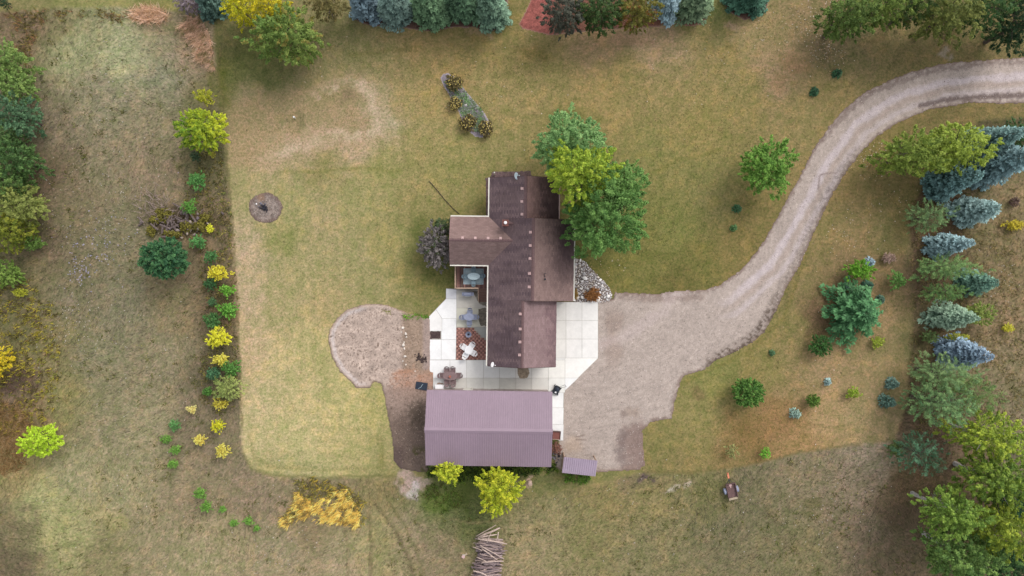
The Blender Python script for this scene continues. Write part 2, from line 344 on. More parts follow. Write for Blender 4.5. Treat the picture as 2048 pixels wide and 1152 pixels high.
# patches and lines whose colour belongs to the turf itself: x y rx ry colour strength
DRY = [(452, 205), (520, 190), (600, 172), (690, 142), (735, 150), (764, 185), (776, 240), (772, 274), (742, 290), (660, 298), (580, 320), (500, 338), (462, 340), (456, 270)]
BLOBS = [(812, 950, 24, 24, (184, 160, 148), .9), (832, 972, 26, 14, (186, 164, 152), .8), (828, 988, 12, 18, (206, 192, 188), .85), (1060, 965, 8, 9, (200, 170, 150), .9), (1350, 975, 10, 5, (190, 176, 160), .7),
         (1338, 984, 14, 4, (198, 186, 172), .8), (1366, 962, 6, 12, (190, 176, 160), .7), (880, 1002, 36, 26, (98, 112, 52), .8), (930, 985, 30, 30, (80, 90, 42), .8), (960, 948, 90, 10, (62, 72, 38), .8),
         (1293, 951, 15, 11, (92, 80, 76), .95), (1895, 102, 12, 7, (160, 144, 132), .75), (590, 236, 16, 16, (128, 118, 84), .8), (690, 195, 16, 12, (118, 102, 80), .4), (1470, 55, 22, 7, (178, 150, 122), .7),
         (1395, 790, 18, 12, (118, 98, 68), .5), (640, 280, 110, 18, (178, 154, 126), .45), (1270, 78, 70, 16, (164, 134, 106), .6),
         (440, 165, 20, 60, (104, 104, 46), .5), (500, 330, 40, 14, (172, 148, 116), .5), (1590, 130, 34, 26, (160, 128, 92), .5), (1560, 165, 26, 12, (160, 130, 94), .5), (1500, 880, 60, 30, (132, 108, 66), .25),
         (1560, 835, 70, 40, (146, 118, 78), .5), (1060, 108, 40, 14, (112, 98, 54), .4), (960, 67, 30, 5, (164, 138, 110), .6), (340, 440, 60, 30, (86, 72, 58), .7), (400, 440, 50, 26, (96, 82, 62), .6),
         (160, 400, 60, 70, (126, 114, 88), .4), (1640, 640, 34, 40, (112, 88, 68), .6), (1420, 1000, 40, 60, (108, 106, 66), .5), (1390, 1060, 10, 40, (98, 100, 66), .5), (1625, 1010, 34, 22, (100, 96, 60), .6), (1800, 1010, 50, 60, (100, 84, 64), .5),
         (30, 760, 40, 22, (88, 70, 62), .7), (140, 610, 20, 20, (140, 128, 108), .4), (310, 100, 60, 40, (150, 144, 116), .3), (180, 80, 60, 26, (144, 140, 104), .25), (110, 1010, 60, 26, (154, 148, 106), .3), (230, 1050, 20, 20, (164, 154, 104), .5), (1460, 100, 20, 10, (120, 104, 60), .4)]
LINES = [([(752, 1010), (790, 1060), (815, 1110), (830, 1160)], 5, (96, 86, 60), .55), ([(738, 1030), (742, 1090), (740, 1160)], 5, (100, 88, 62), .5), ([(785, 1010), (812, 1060), (838, 1110), (850, 1160)], 4, (100, 100, 60), .5), ([(768, 1010), (800, 1060), (826, 1110), (840, 1160)], 4, (156, 140, 104), .5),
         ([(690, 1060), (696, 1100), (694, 1160)], 3, (112, 98, 72), .5), ([(440, 95), (436, 150), (446, 200), (452, 300), (464, 420), (472, 560), (479, 700), (483, 850)], 3, (100, 90, 58), .5),
         ([(486, 905), (502, 938), (540, 951), (640, 956), (790, 950)], 4, (110, 108, 66), .6), ([(496, 870), (510, 915), (550, 936), (650, 940), (760, 934)], 4, (140, 134, 84), .5), ([(760, 880), (764, 940)], 8, (128, 124, 72), .5),
         ([(1530, 1010), (1556, 1060), (1560, 1120)], 4, (98, 92, 64), .5), ([(1490, 1000), (1540, 1030), (1590, 1080), (1660, 1130)], 3, (98, 90, 66), .45), ([(1290, 944), (1380, 946), (1500, 930), (1600, 905), (1720, 888)], 4, (110, 98, 60), .5),
         ([(700, 110), (760, 104), (820, 98)], 6, (112, 106, 58), .4), ([(1300, 350), (1360, 320), (1440, 300)], 5, (116, 114, 60), .4), ([(560, 345), (700, 338), (800, 340)], 5, (126, 124, 66), .45),
         ([(1320, 1140), (1450, 1100), (1600, 1090)], 3, (108, 100, 70), .4), ([(1660, 395), (1620, 480), (1590, 570), (1566, 640)], 5, (120, 110, 58), .4), ([(1370, 765), (1500, 700), (1560, 640)], 6, (118, 112, 56), .4),
         ([(1000, 1044), (950, 1046), (900, 1040)], 3, (160, 140, 104), .4)]

def ground_colour(px, py):
    wx = (fbm(px / 26, py / 26, 3) - .5) * 46; wy = (fbm(px / 26, py / 26, 9) - .5) * 46
    qx, qy = px + wx, py + wy
    cl = blend(qx, qy, LP, LAWN_C); cf = blend(qx, qy, FP, FIELD_C)
    s = sdf(px, py, LAWN) + (fbm(px / 5, py / 5, 21, 3) - .5) * 8
    t = sstep(4.5, -4.5, s)[:, None]
    # turf variety: dead straw against green within each zone
    n1 = fbm(px / 11, py / 11, 5, 4); n2 = fbm(px / 34, py / 34, 6, 3)
    straw = np.array([1.22, 1.14, 1.06]); green = np.array([.84, .91, .78])
    k = np.clip((n1 - .5) * 3.2 + (n2 - .5) * 1.5, -1, 1)[:, None]
    var = np.where(k > 0, 1 + (straw - 1) * k, 1 + (green - 1) * -k)
    c = (cf * (1 - t) + cl * t) * var
    # wind-laid streaks in the long grass
    ang = fbm(px / 120, py / 120, 31, 2) * 5.0
    u = px * np.cos(ang) + py * np.sin(ang); v = -px * np.sin(ang) + py * np.cos(ang)
    st = fbm(u / 16, v / 3.2, 41, 3)
    c = c * (1 + (1 - t) * ((st - .5) * .75)[:, None])
    stl = fbm(u / 9, v / 3.5, 47, 2); c = c * (1 + t * ((stl - .5) * .22)[:, None])
    c = c * (1 + (t[:, 0] * .035 * np.sin(s / 4.2 + n2 * 6))[:, None])          # faint mower passes following the lawn edge
    sp = sdf(px + wx * .35, py + wy * .35, DRY) + (n1 - .5) * 22
    w = (sstep(10, -14, sp) * (.42 + .3 * sstep(.4, .6, n1)))[:, None]; c = c * (1 - w) + lin((160, 138, 104)) * w
    w = (sstep(20, 3, abs(sp + 20)) * sstep(560, 640, px + .8 * (py - 230)) * (.25 + .6 * sstep(.38, .6, n1)))[:, None]; c = c * (1 - w) + lin((192, 172, 146)) * w
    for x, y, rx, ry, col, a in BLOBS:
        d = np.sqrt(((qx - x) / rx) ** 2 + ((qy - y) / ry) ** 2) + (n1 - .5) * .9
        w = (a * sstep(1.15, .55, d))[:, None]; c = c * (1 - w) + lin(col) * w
    for pts, wdt, col, a in LINES:
        d = dline(px + wx * .15, py + wy * .15, pts); w = (a * sstep(wdt * 1.3, wdt * .2, d) * (.5 + n1))[:, None]; c = c * (1 - w) + lin(col) * w
    return c / KEXP

def axis(a, b, step, far):
    g = np.cumsum(.4 * 1.13 ** np.arange(40)); g = g[g < far - b]
    return np.concatenate([a - g[::-1], np.arange(a, b + 1e-6, step), b + .2 + g])
gx = axis(-57, 57, .19, 300.0); gy = axis(-34, 34, .19, 300.0)
GX, GY = np.meshgrid(gx, gy); nx, ny = len(gx), len(gy)
V = np.stack([GX.ravel(), GY.ravel(), np.zeros(nx * ny)], 1)
idx = np.arange(nx * ny).reshape(ny, nx)
F = np.stack([idx[:-1, :-1].ravel(), idx[:-1, 1:].ravel(), idx[1:, 1:].ravel(), idx[1:, :-1].ravel()], 1)
gpx, gpy = V[:, 0] * M2PX + 1024, 576 - V[:, 1] * M2PX
gcol = np.clip(ground_colour(gpx, gpy), .01, .8)
ground = link("ground", np_mesh("ground", V, F, gcol, True), None, M['ground']); tag(ground, "wide lawn and rough meadow around the house", None, None, 'structure')

def sheet(name, poly, res, z, colour, mat, label, rag=2.0, relief=0.0, rim=0.0, jit=6.0, clip=None):
    """a raised skin of ground with a ragged natural edge; relief in metres"""
    xs = [p[0] for p in poly]; ys = [p[1] for p in poly]; st = res * M2PX
    X, Y = np.meshgrid(np.arange(max(min(xs), -150) - 6, min(max(xs), 2200) + 6, st), np.arange(max(min(ys), -120) - 6, min(max(ys), 1270) + 6, st))
    s = sdf(X.ravel(), Y.ravel(), poly).reshape(X.shape) + (fbm(X / jit, Y / jit, 77, 3) - .5) * 2 * rag
    ok = s < 0
    cell = ok[:-1, :-1] & ok[1:, :-1] & ok[:-1, 1:] & ok[1:, 1:]
    id_ = np.full(X.shape, -1); used = np.zeros(X.shape, bool)
    used[:-1, :-1] |= cell; used[1:, :-1] |= cell; used[:-1, 1:] |= cell; used[1:, 1:] |= cell
    id_[used] = np.arange(used.sum())
    px, py, sv = X[used], Y[used], s[used]
    h = relief * (fbm(px / 9, py / 9, 5, 4)) * sstep(0, -6, sv) + rim * sstep(0, -3, sv) * sstep(-14, -5, sv)
    V = np.stack([(px - 1024) * PXM, (576 - py) * PXM, z + h], 1)
    F = np.stack([id_[1:, :-1][cell], id_[1:, 1:][cell], id_[:-1, 1:][cell], id_[:-1, :-1][cell]], 1)
    c = np.clip(colour(px, py, sv) / KEXP, .01, .8)
    return tag(link(name, np_mesh(name, V, F, c, True), None, mat), label, None, None, 'structure')

def mixc(c, col, w):
    w = np.asarray(w)[:, None]; return c * (1 - w) + lin(col) * w

def col_drive(px, py, s):
    n = fbm(px / 18, py / 18, 12, 4); n2 = fbm(px / 5, py / 5, 14, 3)
    c = np.repeat(lin((182, 167, 157))[None], len(px), 0) * (1 + (n - .5)[:, None] * .22 + (fbm(px / 2.5, py / 2.5, 99, 2) - .5)[:, None] * .34)
    lane = px + 0 * py > 1460
    d = -s
    w = sstep(9, 3, d + (n2 - .5) * 10)                                  # soil along the turf edge
    c = mixc(c, (140, 120, 110), w * .8)
    c = mixc(c, (98, 80, 70), sstep(2.6, .6, d + (n2 - .5) * 2) * .85)
    east = sstep(1420, 1500, px)
    north = dline(px, py, [(2300, 108), (2048, 113), (1890, 125), (1780, 158), (1690, 215), (1625, 300), (1572, 400), (1515, 500), (1440, 568)])
    for d0, wd_, k in ((38, 12, .75), (66, 9, .45)):                     # wheel tracks packed pale
        c = mixc(c, (206, 192, 194), east * k * sstep(wd_, 2, abs(north - d0 + (n - .5) * 10)))
    c = mixc(c, (176, 156, 146), east * .5 * sstep(6, 1, abs(north - 52 + (n - .5) * 8)))
    edge = dline(px, py, [(1405, 733), (1470, 700), (1500, 682), (1524, 660), (1546, 620), (1568, 575), (1595, 528), (1620, 468), (1652, 400), (1684, 348), (1716, 306)])
    lump = sstep(.47, .57, fbm((px + py * .8) / 9, (px * .8 - py) / 3.6, 33, 3))
    w = sstep(20, 7, edge) * (.3 + .7 * lump) * .95 * sstep(1390, 1430, px)
    w = w * np.clip(.45 + .55 * sstep(560, 640, py), 0, 1); c = mixc(c, (98, 84, 74), w)
    e2 = dline(px, py, [(1840, 212), (1890, 200), (1960, 194), (2048, 190), (2200, 188)]); c = mixc(c, (110, 94, 90), sstep(9, 2, e2 + (n2 - .5) * 8) * .85)
    e3 = dline(px, py, [(1640, 285), (1700, 218), (1745, 185), (1800, 163), (1870, 140), (1960, 128), (2100, 122)]); c = mixc(c, (130, 112, 104), sstep(8, 1, e3 + (n2 - .5) * 14) * .6)
    e4 = dline(px, py, [(1636, 378), (1640, 350), (1656, 346), (1672, 346)]); c = mixc(c, (140, 122, 116), sstep(3, 1, e4) * .6)
    e5 = dline(px, py, [(1240, 592), (1310, 598), (1350, 596), (1400, 594)]); c = mixc(c, (142, 122, 112), sstep(10, 2, e5 + (n2 - .5) * 14) * .6)
    br = sstep(900, 860, -(-py)) * 0                                      # (flat)
    low = sstep(1225, 1265, px + (n - .5) * 50) * sstep(835, 865, py + (n - .5) * 40) * sstep(1320, 1290, px)
    c = mixc(c, (136, 114, 106), low * .85)
    c = mixc(c, (116, 100, 96), sstep(14, 4, dline(px, py, [(1246, 868), (1238, 905), (1246, 925)]) + (n2 - .5) * 16) * .55)
    c = mixc(c, (138, 116, 100), sstep(26, 6, np.hypot(px - 1262, (py - 825) * 1.6) + (n2 - .5) * 26) * .45)
    c = mixc(c, (122, 106, 100), sstep(15, 4, np.hypot(px - 1246, (py - 828) * 1.7) + (n2 - .5) * 14) * .5)
    c = mixc(c, (196, 172, 150), sstep(26, 6, np.hypot(px - 1146, py - 890) + (n - .5) * 20) * .5)
    c = mixc(c, (150, 126, 112), sstep(930, 948, py + (n2 - .5) * 16) * .5)
    c = mixc(c, (160, 140, 128), sstep(24, 6, abs(px - 1226) + (n - .5) * 30) * sstep(600, 640, py) * sstep(760, 700, py) * .6)
    for pts in ([(1150, 874), (1170, 870)], [(1152, 879), (1172, 880)]): c = mixc(c, (128, 108, 96), sstep(2.2, .8, dline(px, py, pts)) * .6)
    # faint sweeping tyre arcs on the forecourt
    r = np.hypot(px - 1160, py - 460); c = c * (1 + .10 * (fbm(r / 4, np.arctan2(py - 460, px - 1160) * 8, 61, 2) - .5)[:, None] * 2)
    c = mixc(c, (206, 188, 184), sstep(20, 4, abs(r - 230) + (n - .5) * 24) * .35)
    return c
sheet("gravel_driveway", DRIVE, .10, .004, col_drive, M['gravel'], "pale pinkish gravel drive curving from the upper right to the garage forecourt", 2.6, .03, .02)

def col_sand(px, py, s):
    n = fbm(px / 12, py / 12, 15, 4); n2 = fbm(px / 4, py / 4, 16, 3)
    c = np.repeat(lin((188, 168, 155))[None], len(px), 0) * (1 + (n - .5)[:, None] * .7)
    c = mixc(c, (134, 112, 92), sstep(5, 1, -s + (n2 - .5) * 4) * .85)
    r = sstep(16, 10, -s) * sstep(5, 8, -s) * sstep(740, 720, px)
    c = mixc(c, (200, 188, 184), r * .7)
    c = mixc(c, (112, 94, 82), sstep(.63, .72, n2) * sstep(.45, .6, n) * .8)
    strip = sstep(798, 812, px) * sstep(760, 740, py)                    # smoother soil beside the patio
    c = mixc(c, (150, 126, 104), strip * .7)
    c = mixc(c, (172, 152, 144), sstep(842, 850, px) * sstep(745, 735, py) * .8)
    c = mixc(c, (178, 132, 106), sstep(728, 756, py + (n - .5) * 40) * sstep(815, 765, py) * sstep(772, 800, px + (n2 - .5) * 30) * (.25 + .75 * n))
    lane = sstep(768, 782, py + (n - .5) * 20)
    c = mixc(c, (150, 128, 116), lane * .8)
    c = mixc(c, (108, 92, 82), sstep(800, 850, py + (n - .5) * 60) * .8)
    w = sstep(40, 10, np.hypot((px - 838) * 1.3, py - 826) + (n2 - .5) * 40); c = mixc(c, (76, 66, 54), w * .7)
    c = mixc(c, (88, 72, 70), sstep(880, 905, py) * sstep(815, 800, px) * .6)
    c = mixc(c, (90, 86, 52), sstep(.55, .66, fbm(px / 16, py / 16, 19, 3)) * sstep(885, 905, py) * sstep(808, 822, px) * .8)
    return c
sheet("bare_sand_patch", SAND, .10, .004, col_sand, M['dirt'], "round bare sandy patch and worn dirt lane beside the patio", 1.2, .05, .06)
def col_mulch(px, py, s):
    n = fbm(px / 5, py / 5, 22, 4)
    c = np.repeat(lin((156, 92, 84))[None], len(px), 0) * (1 + (n - .5)[:, None] * .9)
    c = mixc(c, (110, 84, 66), sstep(1085, 1130, px) * .7)
    return mixc(c, (168, 138, 118), sstep(4, 1.5, -s) * .8)
sheet("red_mulch_bed", RED_MULCH, .10, .006, col_mulch, M['mulch'], "red wood mulch bed under the dark trees at the top", .8, .04)
def col_bed(px, py, s):
    n = fbm(px / 5, py / 5, 23, 4)
    return mixc(np.repeat(lin((96, 72, 62))[None], len(px), 0) * (1 + (n - .5)[:, None] * .8), (176, 146, 130), sstep(3.6, 1.2, -s) * .75)
sheet("spruce_bed", SPRUCE_BED, .10, .006, col_bed, M['mulch'], "edged brown bed under the row of spruces at the top", .6, .04)
sheet("spruce_bed.001", SPRUCE_BED2, .10, .006, col_bed, M['mulch'], "edged brown bed under the lone dark spruce at the top", .6, .04)
def col_island(px, py, s):
    n = fbm(px / 4, py / 4, 24, 4)
    c = np.repeat(lin((152, 142, 150))[None], len(px), 0) * (1 + (n - .5)[:, None] * .6)
    c = mixc(c, (116, 108, 106), sstep(.5, .65, n) * .5); return mixc(c, (190, 178, 186), sstep(4, 1.5, -s) * .8)
sheet("island_bed", ISLAND, .07, .006, col_island, M['gravel'], "long grey gravel planting island in the north lawn", .5, .04)
def col_fire(px, py, s):
    n = fbm(px / 4, py / 4, 25, 4)
    c = np.repeat(lin((144, 130, 122))[None], len(px), 0) * (1 + (n - .5)[:, None] * 1.0)
    c = mixc(c, (112, 92, 84), sstep(10, 2, -s + (n - .5) * 8) * .8)
    return mixc(c, (150, 118, 92), sstep(12, 3, np.hypot(px - 522, py - 396)) * .7)
sheet("fire_circle", FIRE, .07, .006, col_fire, M['dirt'], "round gravelly fire circle in the west lawn", 1.7, .03, .03)
def col_hb(px, py, s):
    n = fbm(px / 4, py / 4, 26, 4); return np.repeat(lin((112, 92, 92))[None], len(px), 0) * (1 + (n - .5)[:, None] * .8)
sheet("foundation_bed", HOUSEBED_W, .08, .006, col_hb, M['mulch'], "narrow brown planting bed along the north end of the house", .5, .03)
def col_rb(px, py, s):
    n = fbm(px / 4, py / 4, 27, 4); return np.repeat(lin((140, 126, 118))[None], len(px), 0) * (1 + (n - .5)[:, None] * .7)
sheet("rock_garden_soil", ROCKBED, .08, .010, col_rb, M['dirt'], "pale soil under the white rocks beside the house", .8, .02)

# ------------------------------------------------------------------ grass as real blades
HARD = [DRIVE, SAND, ISLAND, FIRE, ROCKBED, RED_MULCH, SPRUCE_BED, SPRUCE_BED2, [(858, 570), (1200, 570), (1200, 720), (1130, 785), (1130, 885), (858, 940)], [(898, 432), (980, 350), (1120, 350), (1150, 440), (1150, 600), (898, 600)]]
def free(px, py, m=1.5):
    ok = np.ones(len(px), bool)
    for p in HARD: ok &= sdf(px, py, p) > m
    return ok

def blades(name, px, py, length, width, lean, cols, label, mat=None, dirang=None, kind='stuff', parent=None, z0=0.0, seed=1, cat='grass'):
    r = np.random.default_rng(seed); n = len(px)
    a = r.uniform(0, 2 * np.pi, n) if dirang is None else dirang + r.normal(0, .5, n)
    L = length * r.uniform(.6, 1.3, n); w = width * r.uniform(.7, 1.3, n); tl = np.clip(lean + r.normal(0, .22, n), .1, 1.45)
    x, y = (px - 1024) * PXM, (576 - py) * PXM
    dx, dy = np.cos(a), np.sin(a)
    B = np.stack([x, y, np.full(n, z0)], 1)
    side = np.stack([-dy, dx, np.zeros(n)], 1) * (w / 2)[:, None]
    tip = B + np.stack([dx * np.sin(tl) * L, dy * np.sin(tl) * L, np.cos(tl) * L], 1)
    V = np.empty((n * 3, 3)); V[0::3] = B - side; V[1::3] = B + side; V[2::3] = tip
    F = np.arange(n * 3).reshape(n, 3)
    C = np.repeat(np.clip(cols, .008, .85), 3, 0)
    o = link(name, np_mesh(name, V, F, C), parent, mat or M['blade'])
    return tag(o, label, cat if parent is None else None, None, kind)

rg = np.random.default_rng(11)
n = 120000
px = rg.uniform(-60, 2110, n); py = rg.uniform(-50, 1200, n); sl_ = sdf(px, py, LAWN)
k = (sl_ > 2) & free(px, py); px, py = px[k], py[k]
c = ground_colour(px, py) * rg.uniform(.65, 1.6, len(px))[:, None] * (1 + rg.normal(0, .05, (len(px), 3)))
ang = -(fbm(px / 120, py / 120, 31, 2) * 5.0)
blades("meadow_grass", px, py, .34, .06, 1.05, c, "long tangled olive and straw meadow grass around the mown lawn", dirang=ang, seed=2)
n = 170000
px = rg.uniform(-60, 2110, n); py = rg.uniform(-50, 1200, n); sl_ = sdf(px, py, LAWN)
k = (sl_ < -2) & free(px, py); px, py = px[k], py[k]
c = ground_colour(px, py) * rg.uniform(.72, 1.42, len(px))[:, None] * (1 + rg.normal(0, .05, (len(px), 3)))
blades("lawn_grass", px, py, .12, .06, 1.0, c, "short patchy green and straw coloured mown lawn grass", seed=3)

def scatter_blades(name, poly, n, length, width, lean, palette, label, seed, jit=.35, thr=None, dirang=None, soft=14, gain=1.15):
    r = np.random.default_rng(seed); xs = [p[0] for p in poly]; ys = [p[1] for p in poly]
    px = r.uniform(min(xs) - 8, max(xs) + 8, n); py = r.uniform(min(ys) - 8, max(ys) + 8, n)
    s = sdf(px, py, poly); nn = fbm(px / 9, py / 9, seed, 3)
    k = s + (nn - .5) * soft * 2 < 0
    if thr is not None: k &= fbm(px / thr[0], py / thr[0], seed + 5, 3) > thr[1]
    px, py = px[k], py[k]
    pal = np.array([alb(p, gain) for p in palette]); q = fbm(px / 7, py / 7, seed + 3, 3); 
    i = np.clip(((q - .25) / .5 * len(pal) + r.normal(0, .6, len(px))).astype(int), 0, len(pal) - 1)
    c = pal[i] * r.uniform(1 - jit, 1 + jit, len(px))[:, None]
    return blades(name, px, py, length, width, lean, c, label, dirang=dirang, seed=seed)

scatter_blades("yellow_reeds", [(640, 1002), (668, 988), (690, 975), (702, 990), (715, 1010), (722, 1055), (700, 1050), (672, 1040), (640, 1045), (622, 1034), (600, 1038), (572, 1048), (562, 1046), (582, 1020), (598, 985), (615, 1000)], 12000, .55, .08, .85,
               [(128, 112, 66), (186, 152, 72), (222, 180, 90), (242, 200, 104), (250, 216, 130), (232, 186, 88), (140, 116, 56)], "clump of tall golden yellow dried grass southwest of the metal barn", 101, .3, (10, .43), math.radians(205), 9, 1.5)
scatter_blades("weed_patch", [(590, 970), (625, 955), (660, 965), (700, 975), (725, 1000), (725, 1045), (690, 1000), (640, 995), (610, 1010), (590, 1040), (560, 1050), (585, 1010)], 3500, .5, .08, .9,
               [(104, 92, 62), (120, 112, 56), (160, 150, 62), (196, 168, 66), (90, 84, 50)], "brown and green weeds tangled around the golden grass clump", 102, .3)
scatter_blades("pink_reeds", [(380, 30), (400, 40), (418, 55), (424, 90), (428, 135), (412, 130), (396, 112), (388, 90), (372, 60), (350, 55)], 5200, .8, .06, 1.0,
               [(150, 138, 92), (206, 170, 136), (230, 192, 164), (240, 206, 180), (222, 180, 148)], "pinkish dry reeds at the corner where meadow meets lawn", 103, .25, None, math.radians(250), 10)
scatter_blades("pink_reeds.001", [(262, 22), (290, 14), (318, 20), (334, 32), (326, 44), (300, 44), (270, 38)], 2600, .8, .06, 1.0,
               [(190, 150, 110), (232, 192, 162), (240, 206, 178), (206, 166, 122)], "small tuft of pinkish dry reeds at the top of the meadow", 104, .25, None, None, 8)
scatter_blades("hedge_weeds", [(20, 30), (60, 18), (140, 22), (230, 16), (270, 30), (245, 42), (160, 34), (90, 40), (70, 90), (60, 140), (40, 120), (30, 70)], 4500, .5, .08, .8,
               [(92, 84, 46), (112, 104, 50), (148, 132, 60), (120, 92, 60), (150, 110, 76)], "tall brown and olive weeds bordering the northwest meadow", 105, .35, (14, .42))
scatter_blades("goldenrod", [(-40, 560), (60, 560), (110, 620), (112, 700), (120, 770), (90, 850), (60, 880), (-40, 860)], 9000, .4, .09, .75,
               [(92, 82, 46), (118, 110, 48), (168, 158, 56), (190, 172, 62), (110, 84, 66), (140, 140, 60)], "flowering goldenrod weeds along the west edge of the meadow", 106, .35, (9, .47))
scatter_blades("dry_reeds", [(-40, 800), (30, 810), (60, 840), (60, 880), (40, 940), (-40, 960)], 4200, .8, .06, 1.05,
               [(150, 120, 80), (180, 146, 98), (196, 160, 112), (140, 112, 64)], "matted straw coloured reeds at the lower west edge", 107, .25, None, math.radians(30), 12)
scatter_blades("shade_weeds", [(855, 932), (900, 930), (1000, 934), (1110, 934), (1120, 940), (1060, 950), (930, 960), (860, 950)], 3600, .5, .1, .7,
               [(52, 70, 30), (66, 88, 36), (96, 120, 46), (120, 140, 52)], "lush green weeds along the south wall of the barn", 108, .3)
scatter_blades("green_weeds", [(850, 975), (890, 965), (925, 985), (920, 1020), (880, 1025), (850, 1000)], 2600, .25, .08, .8,
               [(84, 104, 42), (104, 130, 50), (92, 96, 44)], "patch of lush green weeds south of the barn", 109, .3, (10, .42))
scatter_blades("vine_strip", [(804, 629), (855, 631), (856, 637), (806, 637)], 900, .3, .1, .8,
               [(106, 150, 52), (130, 176, 70), (150, 190, 84)], "bright green strip of low plants between sand patch and patio", 110, .2, None, None, 2)
scatter_blades("vine_strip.001", [(764, 619), (778, 620), (784, 629), (770, 627)], 260, .25, .09, .8,
               [(130, 130, 60), (150, 156, 66)], "small yellowish green tuft on the rim of the sand patch", 111, .2, None, None, 2)
scatter_blades("shed_weeds", [(1130, 946), (1180, 952), (1184, 962), (1160, 968), (1134, 958)], 1000, .4, .1, .7,
               [(80, 110, 44), (110, 150, 58), (130, 160, 70)], "bright green weeds growing behind the small lean-to", 112, .25)
scatter_blades("island_groundcover", [(886, 165), (912, 160), (930, 182), (950, 205), (966, 224), (972, 246), (962, 266), (945, 262), (934, 236), (914, 216), (902, 190)], 16000, .2, .09, .85,
               [(124, 156, 100), (160, 190, 134), (140, 140, 126), (184, 180, 184), (146, 184, 122)], "grey green ground cover in the planting island", 113, .3, (6, .36), None, 4)
r_ = np.random.default_rng(55)                                            # pale lavender asters low in the meadow
ax = np.concatenate([r_.normal(185, 26, 70), r_.normal(165, 10, 40), r_.normal(240, 60, 40)]); ay = np.concatenate([r_.normal(500, 22, 70), r_.normal(545, 12, 40), r_.normal(470, 60, 40)])
blades("meadow_asters", ax, ay, .14, .14, 1.2, np.repeat(alb((186, 178, 206))[None], len(ax), 0) * r_.uniform(.7, 1.2, (len(ax), 1)), "tiny pale lavender wildflowers scattered in the west meadow", z0=.3, seed=9, cat='wildflowers')

def litter(name, spots, n, size, cols, label, seed):
    r = np.random.default_rng(seed); w = np.array([q[3] for q in spots], float); i = r.choice(len(spots), n, p=w / w.sum()); q = np.array([p[:3] for p in spots], float)[i]
    px = q[:, 0] + r.normal(0, .55, n) * q[:, 2]; py = q[:, 1] + r.normal(0, .5, n) * q[:, 2]; k = free(px, py, 0); px, py = px[k], py[k]
    c = np.array([alb(p) for p in cols])[r.integers(0, len(cols), len(px))] * r.uniform(.75, 1.15, (len(px), 1))
    blades(name, px, py, size, size * .8, 1.4, c, label, z0=.03, seed=seed, cat='fallen leaves')
litter("fallen_leaves", [(1640, 40, 60, 3), (1650, 110, 40, 2), (1730, 300, 50, 3), (1560, 60, 60, 1), (1700, 480, 80, 2), (1780, 420, 60, 1), (1190, 560, 60, 1), (1000, 170, 120, 1), (1400, 110, 140, 1.5), (1180, 470, 90, 1), (620, 120, 60, 1), (1640, 720, 90, 1)], 1000, .12,
       [(226, 204, 176), (206, 176, 130), (190, 160, 90), (236, 222, 206)], "pale fallen leaves scattered over the lawns", 201)
litter("meadow_litter", [(240, 200, 160, 1), (180, 420, 140, 1.4), (250, 700, 160, 1), (140, 650, 60, 1), (250, 960, 160, 1), (560, 1080, 120, 1), (1300, 1060, 220, 1), (1650, 1020, 120, 1), (1990, 560, 60, .6)], 1700, .13,
       [(206, 194, 170), (178, 170, 96), (150, 140, 80), (220, 210, 200)], "pale dry weed heads scattered over the rough meadow", 202)
# dots of weed in the sward, darker and greener than the grass around them
r_ = np.random.default_rng(77); n = 2600; px = r_.uniform(-30, 2080, n); py = r_.uniform(-30, 1180, n); k = (sdf(px, py, LAWN) > 4) & free(px, py, 3) & (fbm(px / 60, py / 60, 88, 3) > .5); px, py = px[k], py[k]
px = np.repeat(px, 9) + r_.normal(0, 3.0, len(px) * 9); py = np.repeat(py, 9) + r_.normal(0, 3.0, len(py) * 9); k = free(px, py, 2); px, py = px[k], py[k]
blades("meadow_weeds", px, py, .28, .09, .8, np.repeat(alb((112, 112, 58))[None], len(px), 0) * r_.uniform(.6, 1.5, (len(px), 1)) * (1 + r_.normal(0, .06, (len(px), 3))), "small olive weed tufts dotted through the rough meadow", seed=78, cat='weeds')

def specks(name, poly, n, size, cols, label, seed, inset=2.0):
    r = np.random.default_rng(seed); xs = [p[0] for p in poly]; ys = [p[1] for p in poly]
    px = r.uniform(max(min(xs), -40), min(max(xs), 2090), n); py = r.uniform(min(ys), max(ys), n); k = (sdf(px, py, poly) < -inset) & (sdf(px, py, HARD[6 + 2]) > 1); px, py = px[k], py[k]
    c = np.array([alb(p) for p in cols])[r.integers(0, len(cols), len(px))] * r.uniform(.8, 1.15, (len(px), 1))
    blades(name, px, py, size, size * .9, 1.25, c, label, M['dirt'], z0=.045, seed=seed, cat='pebbles')
specks("drive_pebbles", DRIVE, 16000, .085, [(220, 206, 200), (204, 190, 184), (150, 132, 124), (128, 112, 104), (196, 178, 168)], "loose pale and dark pebbles on the gravel drive", 301)
specks("sand_pebbles", SAND, 3200, .09, [(168, 148, 134), (112, 92, 78), (96, 80, 70), (140, 118, 104), (182, 164, 150)], "small stones and clods scattered over the sandy patch", 302)
specks("fire_circle_pebbles", FIRE, 700, .07, [(176, 156, 140), (110, 94, 88), (200, 186, 176), (126, 104, 90)], "gravel and bark chips in the fire circle", 303)

